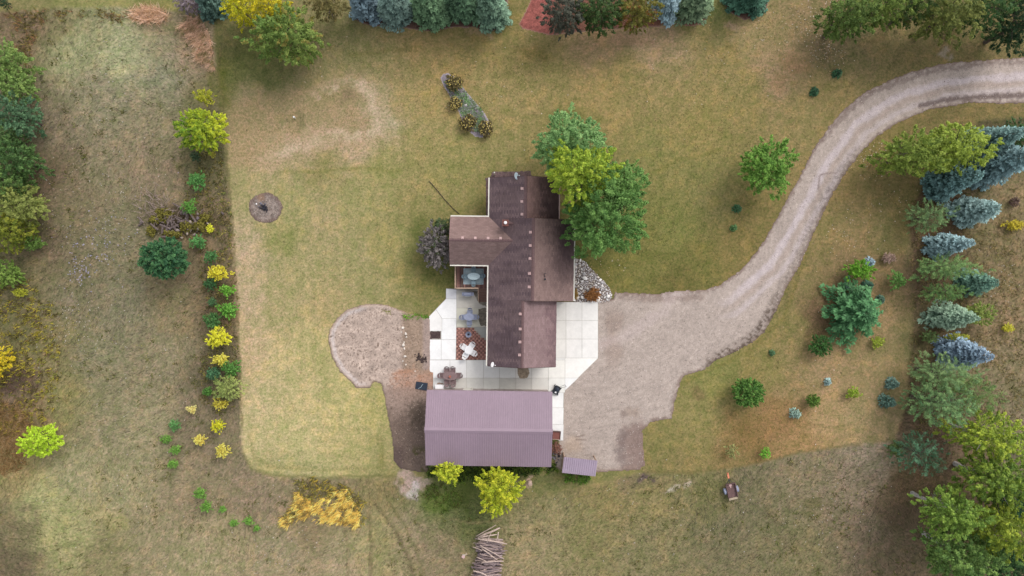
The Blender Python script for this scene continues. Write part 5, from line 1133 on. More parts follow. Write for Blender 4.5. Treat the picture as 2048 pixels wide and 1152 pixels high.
plant(D, "pine", 1940, 786, 44, 46, 7.5, (96, 122, 70), (130, 150, 88), "soft olive pine at the right of the southern trio", G5, **PN)
plant(D, "pine", 1878, 808, 58, 46, 8.5, (90, 126, 84), (140, 170, 112), "largest soft green pine at the foot of the east row", G5, **PN)
plant(D, "birch", 1972, 872, 70, 44, 9, (116, 140, 54), (166, 178, 66), "yellow green birch spreading right below the soft pines", G7, lob=.22, thin=.95, dens=.95, bark=M['birch'])
plant(D, "pine", 1838, 906, 48, 44, 6, (62, 98, 70), (104, 142, 110), "thin dark green pine standing alone near the birch", G5, aspect=.22, lob=.24, thin=.7, dens=.7)
plant(D, "shrub", 1790, 900, 14, 16, 1.4, (98, 116, 66), (120, 138, 82), "low green shrub left of the thin dark pine", G5, thin=.6)
for x, y, a, b, h, c1, c2, lb in ((1988, 958, 72, 54, 10, (98, 126, 54), (146, 164, 66), "bright yellow green tree, topmost of the southeast clump"), (1898, 1024, 62, 42, 9.5, (104, 134, 58), (142, 166, 74), "fresh green tree reaching farthest left in the southeast clump"),
                                  (2000, 1058, 58, 52, 10.5, (108, 130, 46), (158, 168, 60), "yellowish tree in the middle of the southeast clump"), (1916, 1108, 70, 54, 9.5, (88, 120, 62), (128, 154, 80), "dull green tree at the lower left of the southeast clump")):
    plant(D, "broadleaf_tree", x, y, a, b, h, c1, c2, lb, G7, lob=.19, bark=M['birch'], dens=1.15, thin=1.15)
plant(D, "dark_tree", 2026, 1012, 44, 44, 6.5, (40, 72, 48), (62, 98, 64), "dark green tree low between the yellowish ones at the right edge", G7)
plant(D, "dark_tree", 2014, 1126, 56, 44, 6.5, (46, 74, 44), (70, 104, 58), "dark green tree at the lower right corner", G7)
plant(D, "yellow_shrub", 2030, 450, 22, 10, .9, (180, 166, 54), (210, 196, 74), "low yellow weed clump right of the plump blue spruce", G5)
plant(D, "yellow_shrub", 2017, 656, 12, 9, .8, (184, 180, 60), (206, 200, 76), "small yellow tuft in the field right of the grey green spruce", G5)
plant(D, "purple_shrub", 2030, 404, 10, 10, .9, (98, 78, 72), (122, 100, 90), "small dark brown shrub in the field at the right edge", G5)
# flowering shrubs in the island bed
for x, y, a, b, lb in ((908, 165, 17, 17, "dark flowering shrub at the north tip of the planting island"), (910, 207, 14, 13, "rounder yellowish flowering shrub on the west side of the island"), (935, 246, 18, 17, "largest dark flowering shrub low on the west side of the island"), (972, 257, 15, 16, "flowering shrub at the southeast tip of the island")):
    e = plant(D, "flowering_shrub", x, y, a, b, 1.0, (94, 84, 56), (118, 106, 66), lb, "flowering shrubs in the planting island", size=.11, dens=1.6)
    r = np.random.default_rng(int(x)); n = 55; d = unit(r.normal(0, 1, (n, 3)) + np.array([0, 0, .9])); Rr = a * PXM
    pos = d * np.array([Rr, Rr, .45]) + np.array([0, 0, .62]); V, F = leaf_quads(pos, unit(d + np.array([0, 0, .8])), unit(r.normal(0, 1, (n, 3))), np.full(n, .12), np.full(n, .10))
    o_ = link("blossoms", np_mesh("blossoms", V, F, np.repeat(np.repeat(alb((232, 208, 120), 1.2)[None], n, 0) * r.uniform(.7, 1.2, (n, 1)), 4, 0)), e, M['leaf'])
# ------------------------------------------------------------------ rocks
def rock_mesh(seed, flat=.6):
    r = np.random.default_rng(seed); bm = bmesh.new()
    for p in unit(r.normal(0, 1, (16, 3))) * r.uniform(.8, 1.1, (16, 1)): bm.verts.new((p[0] * r.uniform(.8, 1.2), p[1] * r.uniform(.7, 1.), p[2] * flat))
    res = bmesh.ops.convex_hull(bm, input=bm.verts[:]); bmesh.ops.delete(bm, geom=[g for g in res['geom_interior'] if isinstance(g, bmesh.types.BMVert)], context='VERTS')
    me = bpy.data.meshes.new("rock"); bm.to_mesh(me); bm.free(); me.materials.append(M['rock']); return me
ROCKM = [rock_mesh(i) for i in range(9)]
def rock(name, x, y, s, z, col, r, parent=None):
    o = bpy.data.objects.new(name, ROCKM[int(r.integers(9))]); COL.objects.link(o); o.location = (x, y, z + s * .42); o.scale = (s, s * r.uniform(.7, 1.1), s)
    o.rotation_euler = (r.normal(0, .2), r.normal(0, .2), r.uniform(0, 6.28)); o.color = (*np.clip(alb(col, r.uniform(.85, 1.1)), 0, .9), 1)
    if parent is not None: o.parent = parent
    return o
rb = bpy.data.objects.new("rock_garden", None); COL.objects.link(rb); tag(rb, "bed of broken white limestone rocks beside the house and forecourt", "rock bed")
r = np.random.default_rng(5); pl = []; n = 0; tries = 0
while n < 270 and tries < 20000:
    tries += 1; s = float(np.clip(r.lognormal(-1.75, .42), .09, .40)) if n < 150 else r.uniform(.06, .11)
    px, py = r.uniform(1146, 1228), r.uniform(514, 608)
    if sdf(np.array([px]), np.array([py]), ROCKBED)[0] > -1.2 * (s * 10): continue
    x, y = P(px, py)
    if any((x - a) ** 2 + (y - b) ** 2 < (.72 * (s + c)) ** 2 for a, b, c in pl): continue
    pl.append((x, y, s)); n += 1; rock("rock", x, y, s, .02, [(255, 250, 246), (246, 240, 236), (224, 218, 218), (244, 232, 220), (206, 200, 200)][int(r.integers(5))], r, rb)
# loose things are placed one by one
r = np.random.default_rng(8)
NTH = 'first second third fourth fifth sixth seventh eighth ninth tenth eleventh twelfth'.split()
for i, (px, py, s) in enumerate(sorted(((806, 656, .17), (811, 667, .22), (813, 674, .13), (808, 684, .12), (807, 690, .2), (809, 697, .16), (810, 713, .17), (812, 712, .1), (806, 722, .1), (812, 729, .12), (830, 742, .11), (803, 664, .1)), key=lambda q: q[1])):
    x, y = P(px, py); o = rock("rock", x, y, s, .02, (240, 228, 216), r); tag(o, f"pale limestone chunk in the sandy strip, {NTH[i]} from the north", "rock", "rocks in the sandy strip")
x, y = P(931, 211); tag(rock("rock", x, y, .17, .03, (250, 240, 236), r), "white stone lying in the middle of the planting island", "rock")
x, y = P(1060, 965); tag(rock("boulder", x, y, .36, -.05, (206, 178, 160), r), "pale tan boulder in the grass southeast of the barn tree", "boulder")
x, y = P(513, 408); tag(rock("rock", x, y, .12, .02, (250, 246, 246), r), "small white stone in the fire circle", "rock")

# ------------------------------------------------------------------ fire circle debris, soil clump, brush pile
def sticks(name, pts, rad, mat, parent, n=6):
    m = MB()
    for p in pts: m.tube(p, rad * r.uniform(.6, 1.3), n)
    return m.build(name, mat, parent)
x, y = P(529, 418); e = empty("burnt_wood", (x, y, .02), 0, "charred wood and ash heap at the centre of the fire circle", "fire pit")
m = MB()
for k in range(16):
    a = r.uniform(0, 3.14); l = r.uniform(.12, .32); cx_, cy_ = r.normal(0, .13), r.normal(0, .16); z = r.uniform(.04, .16)
    m.tube([(cx_ - math.cos(a) * l, cy_ - math.sin(a) * l, z), (cx_ + math.cos(a) * l, cy_ + math.sin(a) * l, z + r.normal(0, .03))], r.uniform(.03, .06), 6)
m.build("charred_sticks", M['char'], e)['kind'] = 'stuff'
for k in range(7): rock("stone", r.normal(-.1, .2), r.normal(.55, .12), r.uniform(.06, .12), .0, (120, 118, 132), r, e)
x, y = P(843, 718); e = empty("soil_heap", (x, y, 0), 0, "small heap of dark clods beside the patio edge", "soil heap")
for k in range(26): rock("clod", r.normal(0, .34), r.normal(0, .28), r.uniform(.08, .2), -.02, (76, 62, 60), r, e)
x, y = P(355, 443); e = empty("brush_pile", (x, y, 0), 0, "tangled pile of dead branches, mossy stumps and rocks in the west meadow", "brush pile")
def loc(px, py, z=0): q = P(px, py); return (q[0] - x, q[1] - y, z)
m = MB()
for k in range(60):
    b = loc(r.normal(316, 22), r.normal(412, 14), r.uniform(.05, .5)); a = r.normal(2.2, .8); l = r.uniform(.5, 1.5)
    m.tube([b, (b[0] + math.cos(a) * l * .5, b[1] + math.sin(a) * l * .5, b[2] + .2), (b[0] + math.cos(a) * l, b[1] + math.sin(a) * l, b[2] + .15)], [.03, .022, .008], 5)
m.build("dead_twigs", M['twig'], e)['kind'] = 'stuff'
M['logdark'] = mat_plain("dark_rotten_log", (116, 102, 98), .95, noises=((6, .6, 1.4),), bump=.5)
for k in range(60):
    b = loc(r.normal(364, 30), r.normal(446, 13), r.uniform(.1, .6)); a = r.uniform(0, 3.14); l = r.uniform(.15, .55); q = r.uniform(.05, .13)
    m = MB(); m.tube([(b[0] - math.cos(a) * l, b[1] - math.sin(a) * l, max(q, b[2] - .1)), b, (b[0] + math.cos(a) * l, b[1] + math.sin(a) * l, b[2] + r.normal(0, .1))], [q, q * .95, q * .7], 8); m.build("log", M['logdark'], e)
for k in range(34):
    q = loc(r.normal(366, 34), r.normal(450, 12)); rock("rock", q[0], q[1], r.uniform(.08, .24), r.uniform(0, .35), [(150, 136, 130), (178, 162, 148), (120, 108, 112)][k % 3], r, e)
for px, py, a, b in ((330, 430, 18, 14), (376, 454, 16, 12), (312, 440, 12, 7), (402, 452, 12, 12), (345, 468, 18, 6), (306, 462, 10, 12), (412, 436, 10, 8), (356, 470, 10, 6)):
    q = loc(px, py); V, F, C = crown_leaves(np.random.default_rng(px), a * PXM, b * PXM, .35, .3, 1.2, .13, alb((110, 104, 50), 1.3), alb((156, 148, 66), 1.3)); V = V + np.array([q[0], q[1], 0])
    link("weeds", np_mesh("weeds", V, F, C), e, M['leaf'])
plant(D, "yellow_shrub", 420, 457, 7, 9, .8, (206, 206, 50), (232, 230, 80), "tiny vivid yellow shrub at the right end of the brush pile", G2, size=.1)
x, y = P(590, 236); e = empty("vent_cap", (x, y, 0), 0, "small white capped pipe standing in the northwest lawn", "vent pipe")
m = MB(); m.lathe([(.055, 0), (.055, .42)], n=12); m.build("pipe", M['white'], e); m = MB(); m.lathe([(.09, .42), (.09, .47), (.03, .52)], n=12); m.build("cap", M['white'], e)

# ------------------------------------------------------------------ log pile: every log a thing
r = np.random.default_rng(21); LG = []
LC = [(150, 132, 130), (172, 152, 146), (130, 112, 112), (190, 166, 156), (116, 102, 106), (160, 142, 142)]
def log(px, py, ang, length, rad, z, col, bend=.0, dz=0.0, label=None):
    x, y = P(px, py, z); m = MB(); l = length / 2; n = 8
    m.tube([(-l, 0, -dz), (-l * .4, bend * .7 + r.normal(0, .015), -dz * .4), (l * .2, bend + r.normal(0, .015), dz * .2), (l, r.normal(0, .03), dz)], [rad, rad * .94, rad * .84, rad * .68], n)
    o = m.build("log", M['log'], None, True); o.location = (x, y, z); o.rotation_euler = (0, 0, ang); o.color = (*alb(col, r.uniform(.8, 1.12)), 1)
    if label is None:
        tone_ = "pale" if sum(col) > 450 else ("dark" if sum(col) < 350 else "grey"); end = ("north end", "northern half", "middle", "southern half", "southern tip")[int(np.clip((py - 1074) / 20, 0, 4))]
        label = f"{'thick' if rad > .085 else 'thin'} {tone_} crosswise log, {end} of the log pile, {'bottom' if z < .2 else 'second' if z < .46 else 'third' if z < .7 else 'top'} layer"
    return tag(o, label, "log", "logs in the log pile")
py = 1078.0
while py < 1185:
    rad = r.uniform(.09, .15); wl = (1 if py > 1090 else .85); c0 = 983 - (py - 1080) * .1
    log(c0 + r.normal(0, 2), py, r.normal(0, .05), r.uniform(2.3, 2.9) * wl, rad, rad, LC[int(r.integers(6))], r.normal(0, .04)); py += rad * 2 * M2PX * .98 + .2
for lay, (zz, nn) in enumerate(((.30, 40), (.48, 48), (.70, 54))):
    for k in range(nn):
        py = 1082 + (k + r.uniform(-.3, .3)) * (104 / nn); rad = r.uniform(.035, .085)
        log(981 - (py - 1080) * .1 + r.normal(0, 4), py, r.normal(0, .10 + .06 * lay), r.uniform(1.2, 2.8), rad, zz + r.normal(0, .03), LC[int(r.integers(6))], r.normal(0, .06))
for px, py, a, l, q, z, lb in ((972, 1062, .52, 2.3, .06, .5, "thin pale log angled across the north end of the log pile, outermost"), (978, 1066, .42, 2.4, .12, .42, "thick grey log angled across the north end of the log pile"), (978, 1072, .18, 1.8, .08, .75, "pale log tilted slightly near the north end of the log pile"),
                            (985, 1083, -.16, 2.9, .08, .95, "long pale log slanting down to the right across the pile top"), (985, 1082, -.25, 2.2, .06, .9, "slender stick poking out of the right side of the pile"), (978, 1076, 1.15, 1.0, .05, 1.0, "short pinkish stick lying lengthwise near the north end"), (996, 1072, 1.5, .8, .06, .95, "short pale log lying lengthwise at the upper right of the pile"),
                            (984, 1105, -.52, 2.7, .06, 1.05, "long straight pole lying diagonally on the middle of the pile"), (979, 1109, -.62, 1.9, .06, 1.0, "shorter pole lying diagonally beside the longest one"), (955, 1098, -.35, 1.0, .05, .95, "thin branch sticking out of the left side of the pile"), (965, 1120, -.4, 1.2, .05, 1.0, "thin pale branch slanting over the left of the pile"),
                            (985, 1124, .08, 2.2, .07, 1.05, "pale log lying level over the diagonal poles"), (960, 1146, -.28, 1.4, .07, 1.05, "pale log slanting at the lower left of the pile")):
    log(px, py, a, l, q, z, (200, 178, 166), .03, .04, lb)
x, y = P(927, 1111); e = empty("white_bucket", (x, y, 0), .3, "small white bucket with a reddish lid left of the log pile", "bucket")
m = MB(); m.lathe([(.13, 0), (.16, .32), (.165, .32), (.165, .35)], n=14); m.build("pail", M['white'], e); m = MB(); m.lathe([(.17, .35), (.17, .38), (.05, .39)], n=14); m.build("lid", M['vent'], e); m = MB(); m.box((.28, .06, .06), (.25, .18, .12), rz=.4); m.build("block", M['plank'], e)

# ------------------------------------------------------------------ trailer
x, y = P(1463, 981, .5); e = empty("utility_trailer", (x, y, 0), math.radians(12), "small rusty red utility trailer with an orange hitch parked in the rough grass", "trailer")
m = MB(); m.box((0, 0, .48), (.92, 1.42, .06)); m.build("bed", M['rust'], e)
for sx in (-1, 1):
    m = MB(); m.box((sx * .46, 0, .63), (.04, 1.42, .26)); m.build("side_panel", M['rust'], e)
    w = MB(); 
    for q0, q1, rr in ((-.09, .09, .28),): w.add(*(lambda n=18: ([(sx * .62 + qx, rr * f * math.cos(2 * math.pi * k / n), .30 + rr * f * math.sin(2 * math.pi * k / n)) for qx, f in ((-.09, .55), (-.09, .92), (-.06, 1), (.06, 1), (.09, .92), (.09, .55)) for k in range(n)],
        [(i * n + k, i * n + (k + 1) % n, (i + 1) * n + (k + 1) % n, (i + 1) * n + k) for i in range(5) for k in range(n)]))())
    wo_ = w.build("wheel", M['tyre'], e); h = MB(); h.tube([(sx * .54, 0, .30), (sx * .70, 0, .30)], .155, 12); h.build("rim", M['blue_metal'], wo_)
    f = MB(); f.add([(sx * .62 + dx, .34 * math.cos(t), .30 + .34 * math.sin(t)) for t in np.linspace(.35, 2.8, 8) for dx in (-.11, .11)], [(2 * i, 2 * i + 1, 2 * i + 3, 2 * i + 2) for i in range(7)]); f.build("fender", M['blue_metal'], e)
m = MB(); m.box((0, .71, .62), (.92, .04, .24)); m.build("front_panel", M['rust'], e)
m = MB(); m.box((0, -.82, .56), (.86, .22, .04), rx=.3); m.build("tailgate", M['plank'], e)
m = MB(); m.tube([(0, .70, .45), (0, 1.25, .44)], .035, 8); m.tube([(-.3, .7, .45), (0, 1.1, .44)], .025, 6); m.tube([(.3, .7, .45), (0, 1.1, .44)], .025, 6); m.tube([(0, -.2, .30), (0, -.2, .31)], .03, 6); m.tube([(-.6, 0, .30), (.6, 0, .30)], .03, 8); m.build("drawbar", M['dark'], e)
m = MB(); m.box((0, 1.5, .45), (.15, .55, .10)); m.lathe([(.07, .05), (.07, .12), (.03, .14)], (0, 1.72, .42), 10); m.build("hitch", M['orange'], e)
m = MB(); m.box((-.02, .55, .55), (.26, .18, .08)); m.box((-.02, .38, .53), (.09, .24, .05)); m.build("jack", M['vent'], e)
m = MB()
for k in range(8): m.box((-.4 + k * .114, 0, .517), (.1, 1.36, .014))
m.build("floor_boards", M['rust'], e)

# ------------------------------------------------------------------ deck with rug, table, railing and stairs
DZ = .85
a0 = P(911.5, 530, DZ); a1 = P(974, 577, DZ); deck = empty("wooden_deck", (0, 0, 0), 0, "raised brown wooden deck in the corner between wing and main house", "deck")
n = 23; bwd = (a1[0] - a0[0]) / n
yt, yb_ = a0[1] + .35, a1[1]
rr = np.random.default_rng(6)
for k in range(n):
    m = MB(); m.box((a0[0] + (k + .5) * bwd, (yt + yb_) / 2, DZ - .02), (bwd - .012, yt - yb_, .04)); o = m.build("board", M['deck'], deck); c = [(108, 78, 74), (92, 66, 64), (124, 92, 84), (100, 82, 72)][int(rr.integers(4))]; o.color = (*alb(c, 1.3 if k not in (1, 6, 12, 14) else 1.9), 1)
m = MB(); m.box(((a0[0] + a1[0]) / 2, (yt + yb_) / 2, DZ - .14), (a1[0] - a0[0] - .05, yt - yb_ - .05, .19)); m.build("frame", M['fascia'], deck)
for px in (.1, .5, .95):
    for q in (.08, .9): m = MB(); m.box((a0[0] + (a1[0] - a0[0]) * px, yb_ + (yt - yb_) * q, (DZ - .24) / 2), (.14, .14, DZ - .24)); m.build("post", M['rail'], deck)
xs = P(957, 578, DZ)[0]
def railing(p0, p1):
    m = MB(); L = math.hypot(p1[0] - p0[0], p1[1] - p0[1]); a = math.atan2(p1[1] - p0[1], p1[0] - p0[0]); c = ((p0[0] + p1[0]) / 2, (p0[1] + p1[1]) / 2)
    m.box((*c, DZ + .92), (L, .13, .04), rz=a); m.box((*c, DZ + .12), (L, .05, .07), rz=a)
    k = int(L / .14)
    for i in range(k + 1): q = (i + .5) / (k + 1); m.box((p0[0] + (p1[0] - p0[0]) * q, p0[1] + (p1[1] - p0[1]) * q, DZ + .53), (.035, .035, .75), rz=a)
    o = m.build("railing", M['rail'], deck); o['kind'] = 'stuff'
    for q in (p0, p1): b = MB(); b.box((*q, DZ + .42), (.1, .1, 1.08)); b.build("rail_post", M['rail'], deck)
railing((a0[0] + .03, yt - .4), (a0[0] + .03, yb_ + .03)); railing((a0[0] + .10, yb_ + .03), (xs, yb_ + .03)); 
xe_ = P(973, 580, .4)[0]
for k in range(5):
    m = MB(); z = DZ - .16 * (k + 1); m.box(((xs + xe_) / 2, yb_ - .14 - .27 * k, z), (xe_ - xs, .26, .045)); o = m.build("stair_tread", M['deck'], deck); o.color = (*alb((118, 92, 82), 1.2), 1)
for sx in (xs, xe_):
    m = MB(); m.add([(sx + dx, yy, zz) for dx in (-.025, .025) for yy, zz in ((yb_, DZ - .1), (yb_, DZ - .4), (yb_ - 1.35, 0.05), (yb_ - 1.35, .12))], [(0, 1, 2, 3), (7, 6, 5, 4), (0, 4, 5, 1), (1, 5, 6, 2), (2, 6, 7, 3), (3, 7, 4, 0)]); m.build("stringer", M['rail'], deck)
m = MB(); m.tube([(xs, yb_, DZ + .92), (xs, yb_ - 1.2, .98)], .035, 6); m.box((xs, yb_ - 1.2, .52), (.09, .09, 1.0)); m.build("stair_rail", M['rail'], deck)

x, y = P(947, 553, DZ); e = empty("rug", (x, y, DZ), HA, "pale grey blue patterned rug under the table on the deck", "rug")
m = MB(); m.box((0, 0, .006), (1.98, 1.56, .012)); m.build("rug_field", M['rug'], e)
m = MB()
for sx, sy, dx, dy in ((0, .66, 1.76, .05), (0, -.66, 1.76, .05), (.86, 0, .05, 1.27), (-.86, 0, .05, 1.27)): m.box((sx, sy, .0135), (dx, dy, .005))
m.build("rug_border", M['rug2'], e)
def oval_table(px, py, z, a, b, h, rz, top, frame, label, name="oval_table", cat="table", op=True):
    x, y = P(px, py, z + h); e = empty(name, (x, y, z), rz, label, cat)
    m = MB(); m.lathe([(.98, h - .035), (1.0, h - .02), (.99, h)], n=32, sx=a, sy=b); m.build("tabletop", top, e, False)
    m = MB(); m.lathe([(1.0, h - .045), (1.03, h - .03), (1.03, h + .004), (.985, h + .004)], n=32, sx=a, sy=b); m.build("rim", frame, e)
    for sx in (-1, 1):
        for sy in (-1, 1): m = MB(); m.tube([(sx * a * .55, sy * b * .5, h - .04), (sx * a * .62, sy * b * .62, .0)], .022, 8); m.build("leg", frame, e)
    return e
def chair(px, py, z, ang, mat, label, group, w=.46, arms=True, name="patio_chair", hb=.86):
    """seat faces ang (radians, where the sitter looks)"""
    x, y = P(px, py, z + .5); e = empty(name, (x, y, z), ang - math.pi / 2, label, "chair", group)
    m = MB(); m.add([(-w / 2, -w / 2, .41), (w / 2, -w / 2, .41), (w / 2 * 1.05, w / 2, .44), (-w / 2 * 1.05, w / 2, .44), (-w / 2, -w / 2, .45), (w / 2, -w / 2, .45), (w / 2 * 1.05, w / 2, .48), (-w / 2 * 1.05, w / 2, .48)], [(3, 2, 1, 0), (4, 5, 6, 7), (0, 1, 5, 4), (1, 2, 6, 5), (2, 3, 7, 6), (3, 0, 4, 7)]); m.build("seat", mat, e)
    m = MB(); n = 9; vs_ = []
    for dz, dy in ((.45, 0), (hb * .75, -.07), (hb, -.13)):
        for k in range(n):
            t = -1 + 2 * k / (n - 1); vs_.append((t * w / 2 * (1.0 if dz < hb else .86), -w / 2 + dy - .07 * (1 - t * t), dz))
    q = len(vs_); vs_ += [(a, b - .025, c) for a, b, c in vs_]; fs_ = []
    for i in range(2):
        for k in range(n - 1): a = i * n + k; fs_ += [(a, a + 1, a + n + 1, a + n), (q + a + n, q + a + n + 1, q + a + 1, q + a)]
    for k in range(n - 1): fs_ += [(2 * n + k, 2 * n + k + 1, q + 2 * n + k + 1, q + 2 * n + k), (k + 1, k, q + k, q + k + 1)]
    for k in (0, n - 1):
        for i in range(2): a = i * n + k; fs_.append((a, a + n, q + a + n, q + a) if k == 0 else (a + n, a, q + a, q + a + n))
    m.add(vs_, fs_); m.build("backrest", mat, e)
    for sx in (-1, 1):
        for sy in (-1, 1): m = MB(); m.tube([(sx * w * .44, sy * w * .42, .43), (sx * w * .5, sy * w * .5, 0)], [.022, .018], 6); m.build("leg", mat, e)
        if arms: m = MB(); m.box((sx * (w / 2 + .03), -.02, .65), (.06, w * .95, .03)); m.tube([(sx * (w / 2 + .03), w * .36, .45), (sx * (w / 2 + .03), w * .4, .64)], .018, 6); m.build("armrest", mat, e)
    return e
oval_table(947.5, 552.5, DZ, .60, .34, .72, HA, M['teal'], M['rug'], "teal glass topped oval table on the deck rug")
gd = "chairs around the deck table"
for px, py, a, lb in ((947, 540.5, -90, "grey chair on the north side of the deck table"), (947, 565, 90, "grey chair on the south side of the deck table"), (932, 553, 0, "grey chair at the west end of the deck table"), (962.5, 552, 180, "grey chair at the east end of the deck table")):
    chair(px, py, DZ, math.radians(a), M['rug2'], lb, gd, .40, False)
# slab level furniture
PZ = .058
oval_table(938, 634, PZ, .52, .36, .72, 0, M['blue_metal'], M['blue_metal'], "blue grey metal oval table on the shaded patio slab")
g2 = "chairs around the blue grey table"
for px, py, a, lb in ((940, 624, -90, "blue grey metal chair on the north side of its table"), (939, 645.5, 90, "blue grey metal chair on the south side of its table"), (927, 634.5, 0, "blue grey metal chair on the west side of its table"), (950, 634, 180, "blue grey metal chair on the east side of its table")):
    chair(px, py, PZ, math.radians(a), M['blue_metal'], lb, g2, .42)
x, y = P(937.5, 700.5, .75); e = empty("round_table", (x, y, PZ), 0, "round white plastic table on the brick paving", "table")
m = MB(); m.lathe([(.41, .68), (.43, .70), (.43, .72), (.39, .735)], n=28); m.build("tabletop", M['white'], e)
for k in range(4): m = MB(); a = .8 + k * math.pi / 2; m.tube([(.26 * math.cos(a), .26 * math.sin(a), .69), (.34 * math.cos(a), .34 * math.sin(a), 0)], .025, 8); m.build("leg", M['white'], e)
g3 = "white chairs around the round table"
for px, py, lb in ((928, 694, "white plastic chair on the northwest side of the round table"), (943.5, 691.5, "white plastic chair on the northeast side of the round table"), (931.5, 710, "white plastic chair on the southwest side of the round table"), (946.5, 705.5, "white plastic chair on the southeast side of the round table")):
    chair(px, py, PZ, math.atan2(-(700.5 - py), 937.5 - px), M['white'], lb, g3, .46)
oval_table(900, 752, PZ, .72, .42, .72, 0, M['brownset'], M['brownset'], "long taupe oval patio table between house and barn")
g4 = "taupe chairs around the long patio table"
for px, py, a, lb in ((893.5, 741, -90, "taupe chair on the north side of the long table, left one"), (905.5, 741, -90, "taupe chair on the north side of the long table, right one"), (884, 751, 0, "taupe chair at the west end of the long table"), (917, 751, 180, "taupe chair at the east end of the long table"), (894, 764, 90, "taupe chair on the south side of the long table, left one"), (906.5, 765, 90, "taupe chair on the south side of the long table, right one")):
    chair(px, py, PZ, math.radians(a), M['brownset'], lb, g4, .46)
x, y = P(900, 753, .8); e = empty("flower_pot", (x, y, PZ + .722), 0, "small terracotta pot standing on the long patio table", "pot")
m = MB(); m.lathe([(.07, 0), (.10, .15), (.115, .15), (.115, .19), (.09, .19), (.085, .15)], n=14); m.build("pot", M['terracotta'], e)
x, y = P(937, 669, .3); e = empty("fire_bowl", (x, y, PZ), 0, "round blue grey metal fire bowl on the brick paving", "fire bowl")
m = MB(); m.lathe([(.08, .16), (.22, .22), (.28, .36), (.30, .36), (.30, .38), (.26, .37), (.20, .25), (.06, .20)], n=22); m.build("bowl", M['blue_metal'], e)
for k in range(3): m = MB(); a = k * 2.094; m.tube([(.18 * math.cos(a), .18 * math.sin(a), .22), (.26 * math.cos(a), .26 * math.sin(a), 0)], .015, 6); m.build("leg", M['dark'], e)
m = MB(); 
for k in range(5): a = k * 1.3; m.tube([(.12 * math.cos(a), .12 * math.sin(a), .27), (-.10 * math.cos(a + .5), -.10 * math.sin(a + .5), .31)], .025, 6)
m.build("ash_sticks", M['char'], e)
x, y = P(935.5, 588, .9); e = empty("grill_cart", (x, y, PZ), HA, "blue grey covered grill standing under the deck railing", "grill")
m = MB(); m.box((0, 0, .45), (.70, .38, .62)); m.build("cart", M['dark'], e)
m = MB(); m.add([(sx * .37, .20 * math.cos(t), .78 + .16 * math.sin(t)) for sx in (-1, 1) for t in np.linspace(0, math.pi, 9)], [(i, i + 1, 10 + i, 9 + i) for i in range(8)] + [tuple(range(9))[::-1], tuple(range(9, 18))]); m.build("lid", M['blue_metal'], e)
m = MB(); m.tube([(-.2, -.2, .86), (-.2, -.25, .86), (.2, -.25, .86), (.2, -.2, .86)], .012, 6); m.build("handle", M['dish'], e)
for sx in (-1, 1): m = MB(); m.box((sx * .48, 0, .75), (.2, .34, .03)); m.build("side_shelf", M['blue_metal'], e)
for sx in (-1, 1):
    for sy in (-1, 1): m = MB(); m.tube([(sx * .3, sy * .17 - .02, .06), (sx * .3, sy * .17 + .02, .06)], .06, 10); m.build("wheel", M['black'], e)
x, y = P(879, 774.5, .5); e = empty("cooler_chest", (x, y, PZ), 0, "white flat topped cooler chest against the barn wall", "cooler")
m = MB(); m.box((0, 0, .20), (.86, .42, .34)); m.build("body", M['white'], e); m = MB(); m.box((0, 0, .40), (.90, .46, .06), taper=.97); m.build("lid", M['white'], e); m = MB(); m.box((0, .24, .33), (.2, .03, .05)); m.build("latch", M['dish'], e)
x, y = P(1113, 780.5, .4); e = empty("lawn_mower", (x, y, PZ), math.radians(-28), "black push lawn mower with a thin handle parked at the barn corner", "lawn mower")
m = MB(); poly = [(.32 * math.copysign(abs(math.cos(t)) ** .55, math.cos(t)), .44 * math.copysign(abs(math.sin(t)) ** .55, math.sin(t))) for t in np.linspace(0, 2 * math.pi, 24, endpoint=False)]
m.prism(poly, .10, .30); m.prism([(a * .86, b * .88) for a, b in poly], .30, .38); m.build("deck", M['black'], e)
m = MB(); m.lathe([(.19, .38), (.19, .50), (.15, .54), (.05, .56)], (0, .10, 0), 16); m.build("engine", M['navy'], e)
m = MB(); m.box((.02, -.22, .395), (.16, .14, .03), rz=.3); m.build("white_cap", M['white'], e)
for sx in (-1, 1):
    for sy, q in ((-.34, .10), (.34, .12)): m = MB(); m.tube([(sx * .32, sy, q), (sx * .38, sy, q)], q, 12); m.build("wheel", M['dark'], e)
m = MB(); m.tube([(.14, .40, .35), (.22, .62, .62), (.42, .92, .86)], .016, 6); m.tube([(.28, .36, .35), (.40, .56, .60), (.62, .82, .86)], .016, 6); m.tube([(.42, .92, .86), (.62, .82, .86)], .018, 6); m.build("handle", M['dark'], e)
x, y = P(1112.5, 871, .4); e = empty("planter_box", (x, y, .03), math.radians(-4), "red brown wooden planter box at the barn's east wall", "planter")
m = MB(); m.box((0, 0, .22), (.70, .72, .40)); m.build("soil", M['redwood'], e)
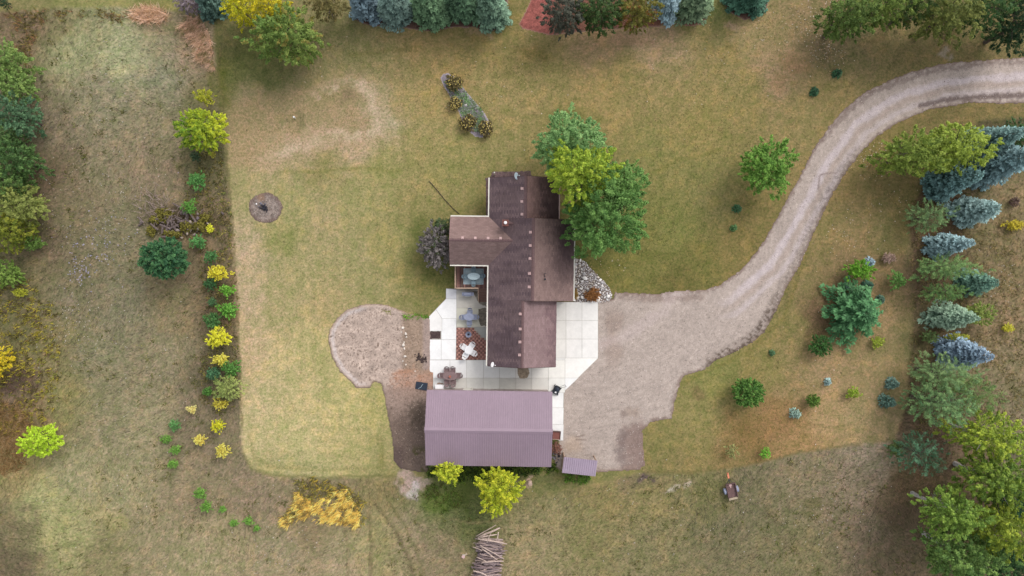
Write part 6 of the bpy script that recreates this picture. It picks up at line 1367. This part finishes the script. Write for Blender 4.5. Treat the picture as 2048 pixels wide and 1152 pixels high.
for sx, sy, dx, dy in ((0, -.38, .86, .05), (0, .38, .86, .05), (.40, 0, .05, .71), (-.40, 0, .05, .71)): m = MB(); m.box((sx, sy, .25), (dx, dy, .5)); m.build("side_board", M['rail'] if sy < 0 else M['fascia'], e)
x, y = P(843, 772, .1); e = empty("flat_panel", (x, y, .05), math.radians(-9), "flat dark navy panel with a pale diagonal crease on the bare dirt", "panel")
m = MB(); m.box((0, 0, .05), (1.18, .74, .05)); m.build("panel", M['navy'], e); m = MB(); m.tube([(-.3, -.33, .08), (-.05, -.12, .085), (.1, .2, .08)], .018, 5); m.build("cord", M['rug'], e); m = MB(); m.box((0, 0, .012), (1.1, .66, .03)); m.build("base", M['fascia'], e)
x, y = P(1110, 913); e = empty("scrap_heap", (x, y, 0), 0, "dark heap of scrap between the barn and the lean-to", "scrap heap")
for k in range(22): rock("scrap_piece", r.normal(0, .22), r.normal(0, .4), r.uniform(.07, .18), 0, [(88, 88, 96), (60, 56, 60), (140, 136, 140)][k % 3], r, e)
plant(D, "red_shrub", 1113, 897, 11, 13, .9, (120, 84, 74), (150, 108, 92), "dry reddish shrub between the planter and the scrap heap", None, size=.1)
plant(D, "shrub", 1110, 884, 8, 5, .5, (92, 96, 50), (116, 120, 62), "low olive weed clump under the planter box", None, size=.1)
x, y = P(1126, 918, .4); e = empty("gas_bottle", (x, y, 0), 0, "small white gas bottle at the corner of the lean-to", "gas bottle")
m = MB(); m.lathe([(.10, 0), (.12, .05), (.12, .36), (.06, .44), (.04, .44)], n=14); m.build("body", M['white'], e); m = MB(); m.lathe([(.08, .44), (.08, .52)], n=10); m.build("collar", M['dish'], e)
# hose, edging and the tall lone things
m = MB(); q = [P(858, 362), P(874, 380), P(890, 400), P(906, 417), P(919, 428)]; m.tube([(a, b, .05) for a, b in q], .035, 6); tag(m.build("garden_hose", M['cable'], None), "dark hose trailing over the lawn to the northwest corner of the wing", "hose")
x, y = P(989, 348, .8); e = empty("white_post", (x, y, 0), 0, "white post at the northwest corner of the house", "post")
m = MB(); m.box((0, 0, .8), (.1, .1, 1.6)); m.build("shaft", M['trim'], e); m = MB(); m.box((0, 0, 1.63), (.15, .15, .06), taper=.5); m.build("cap", M['trim'], e)
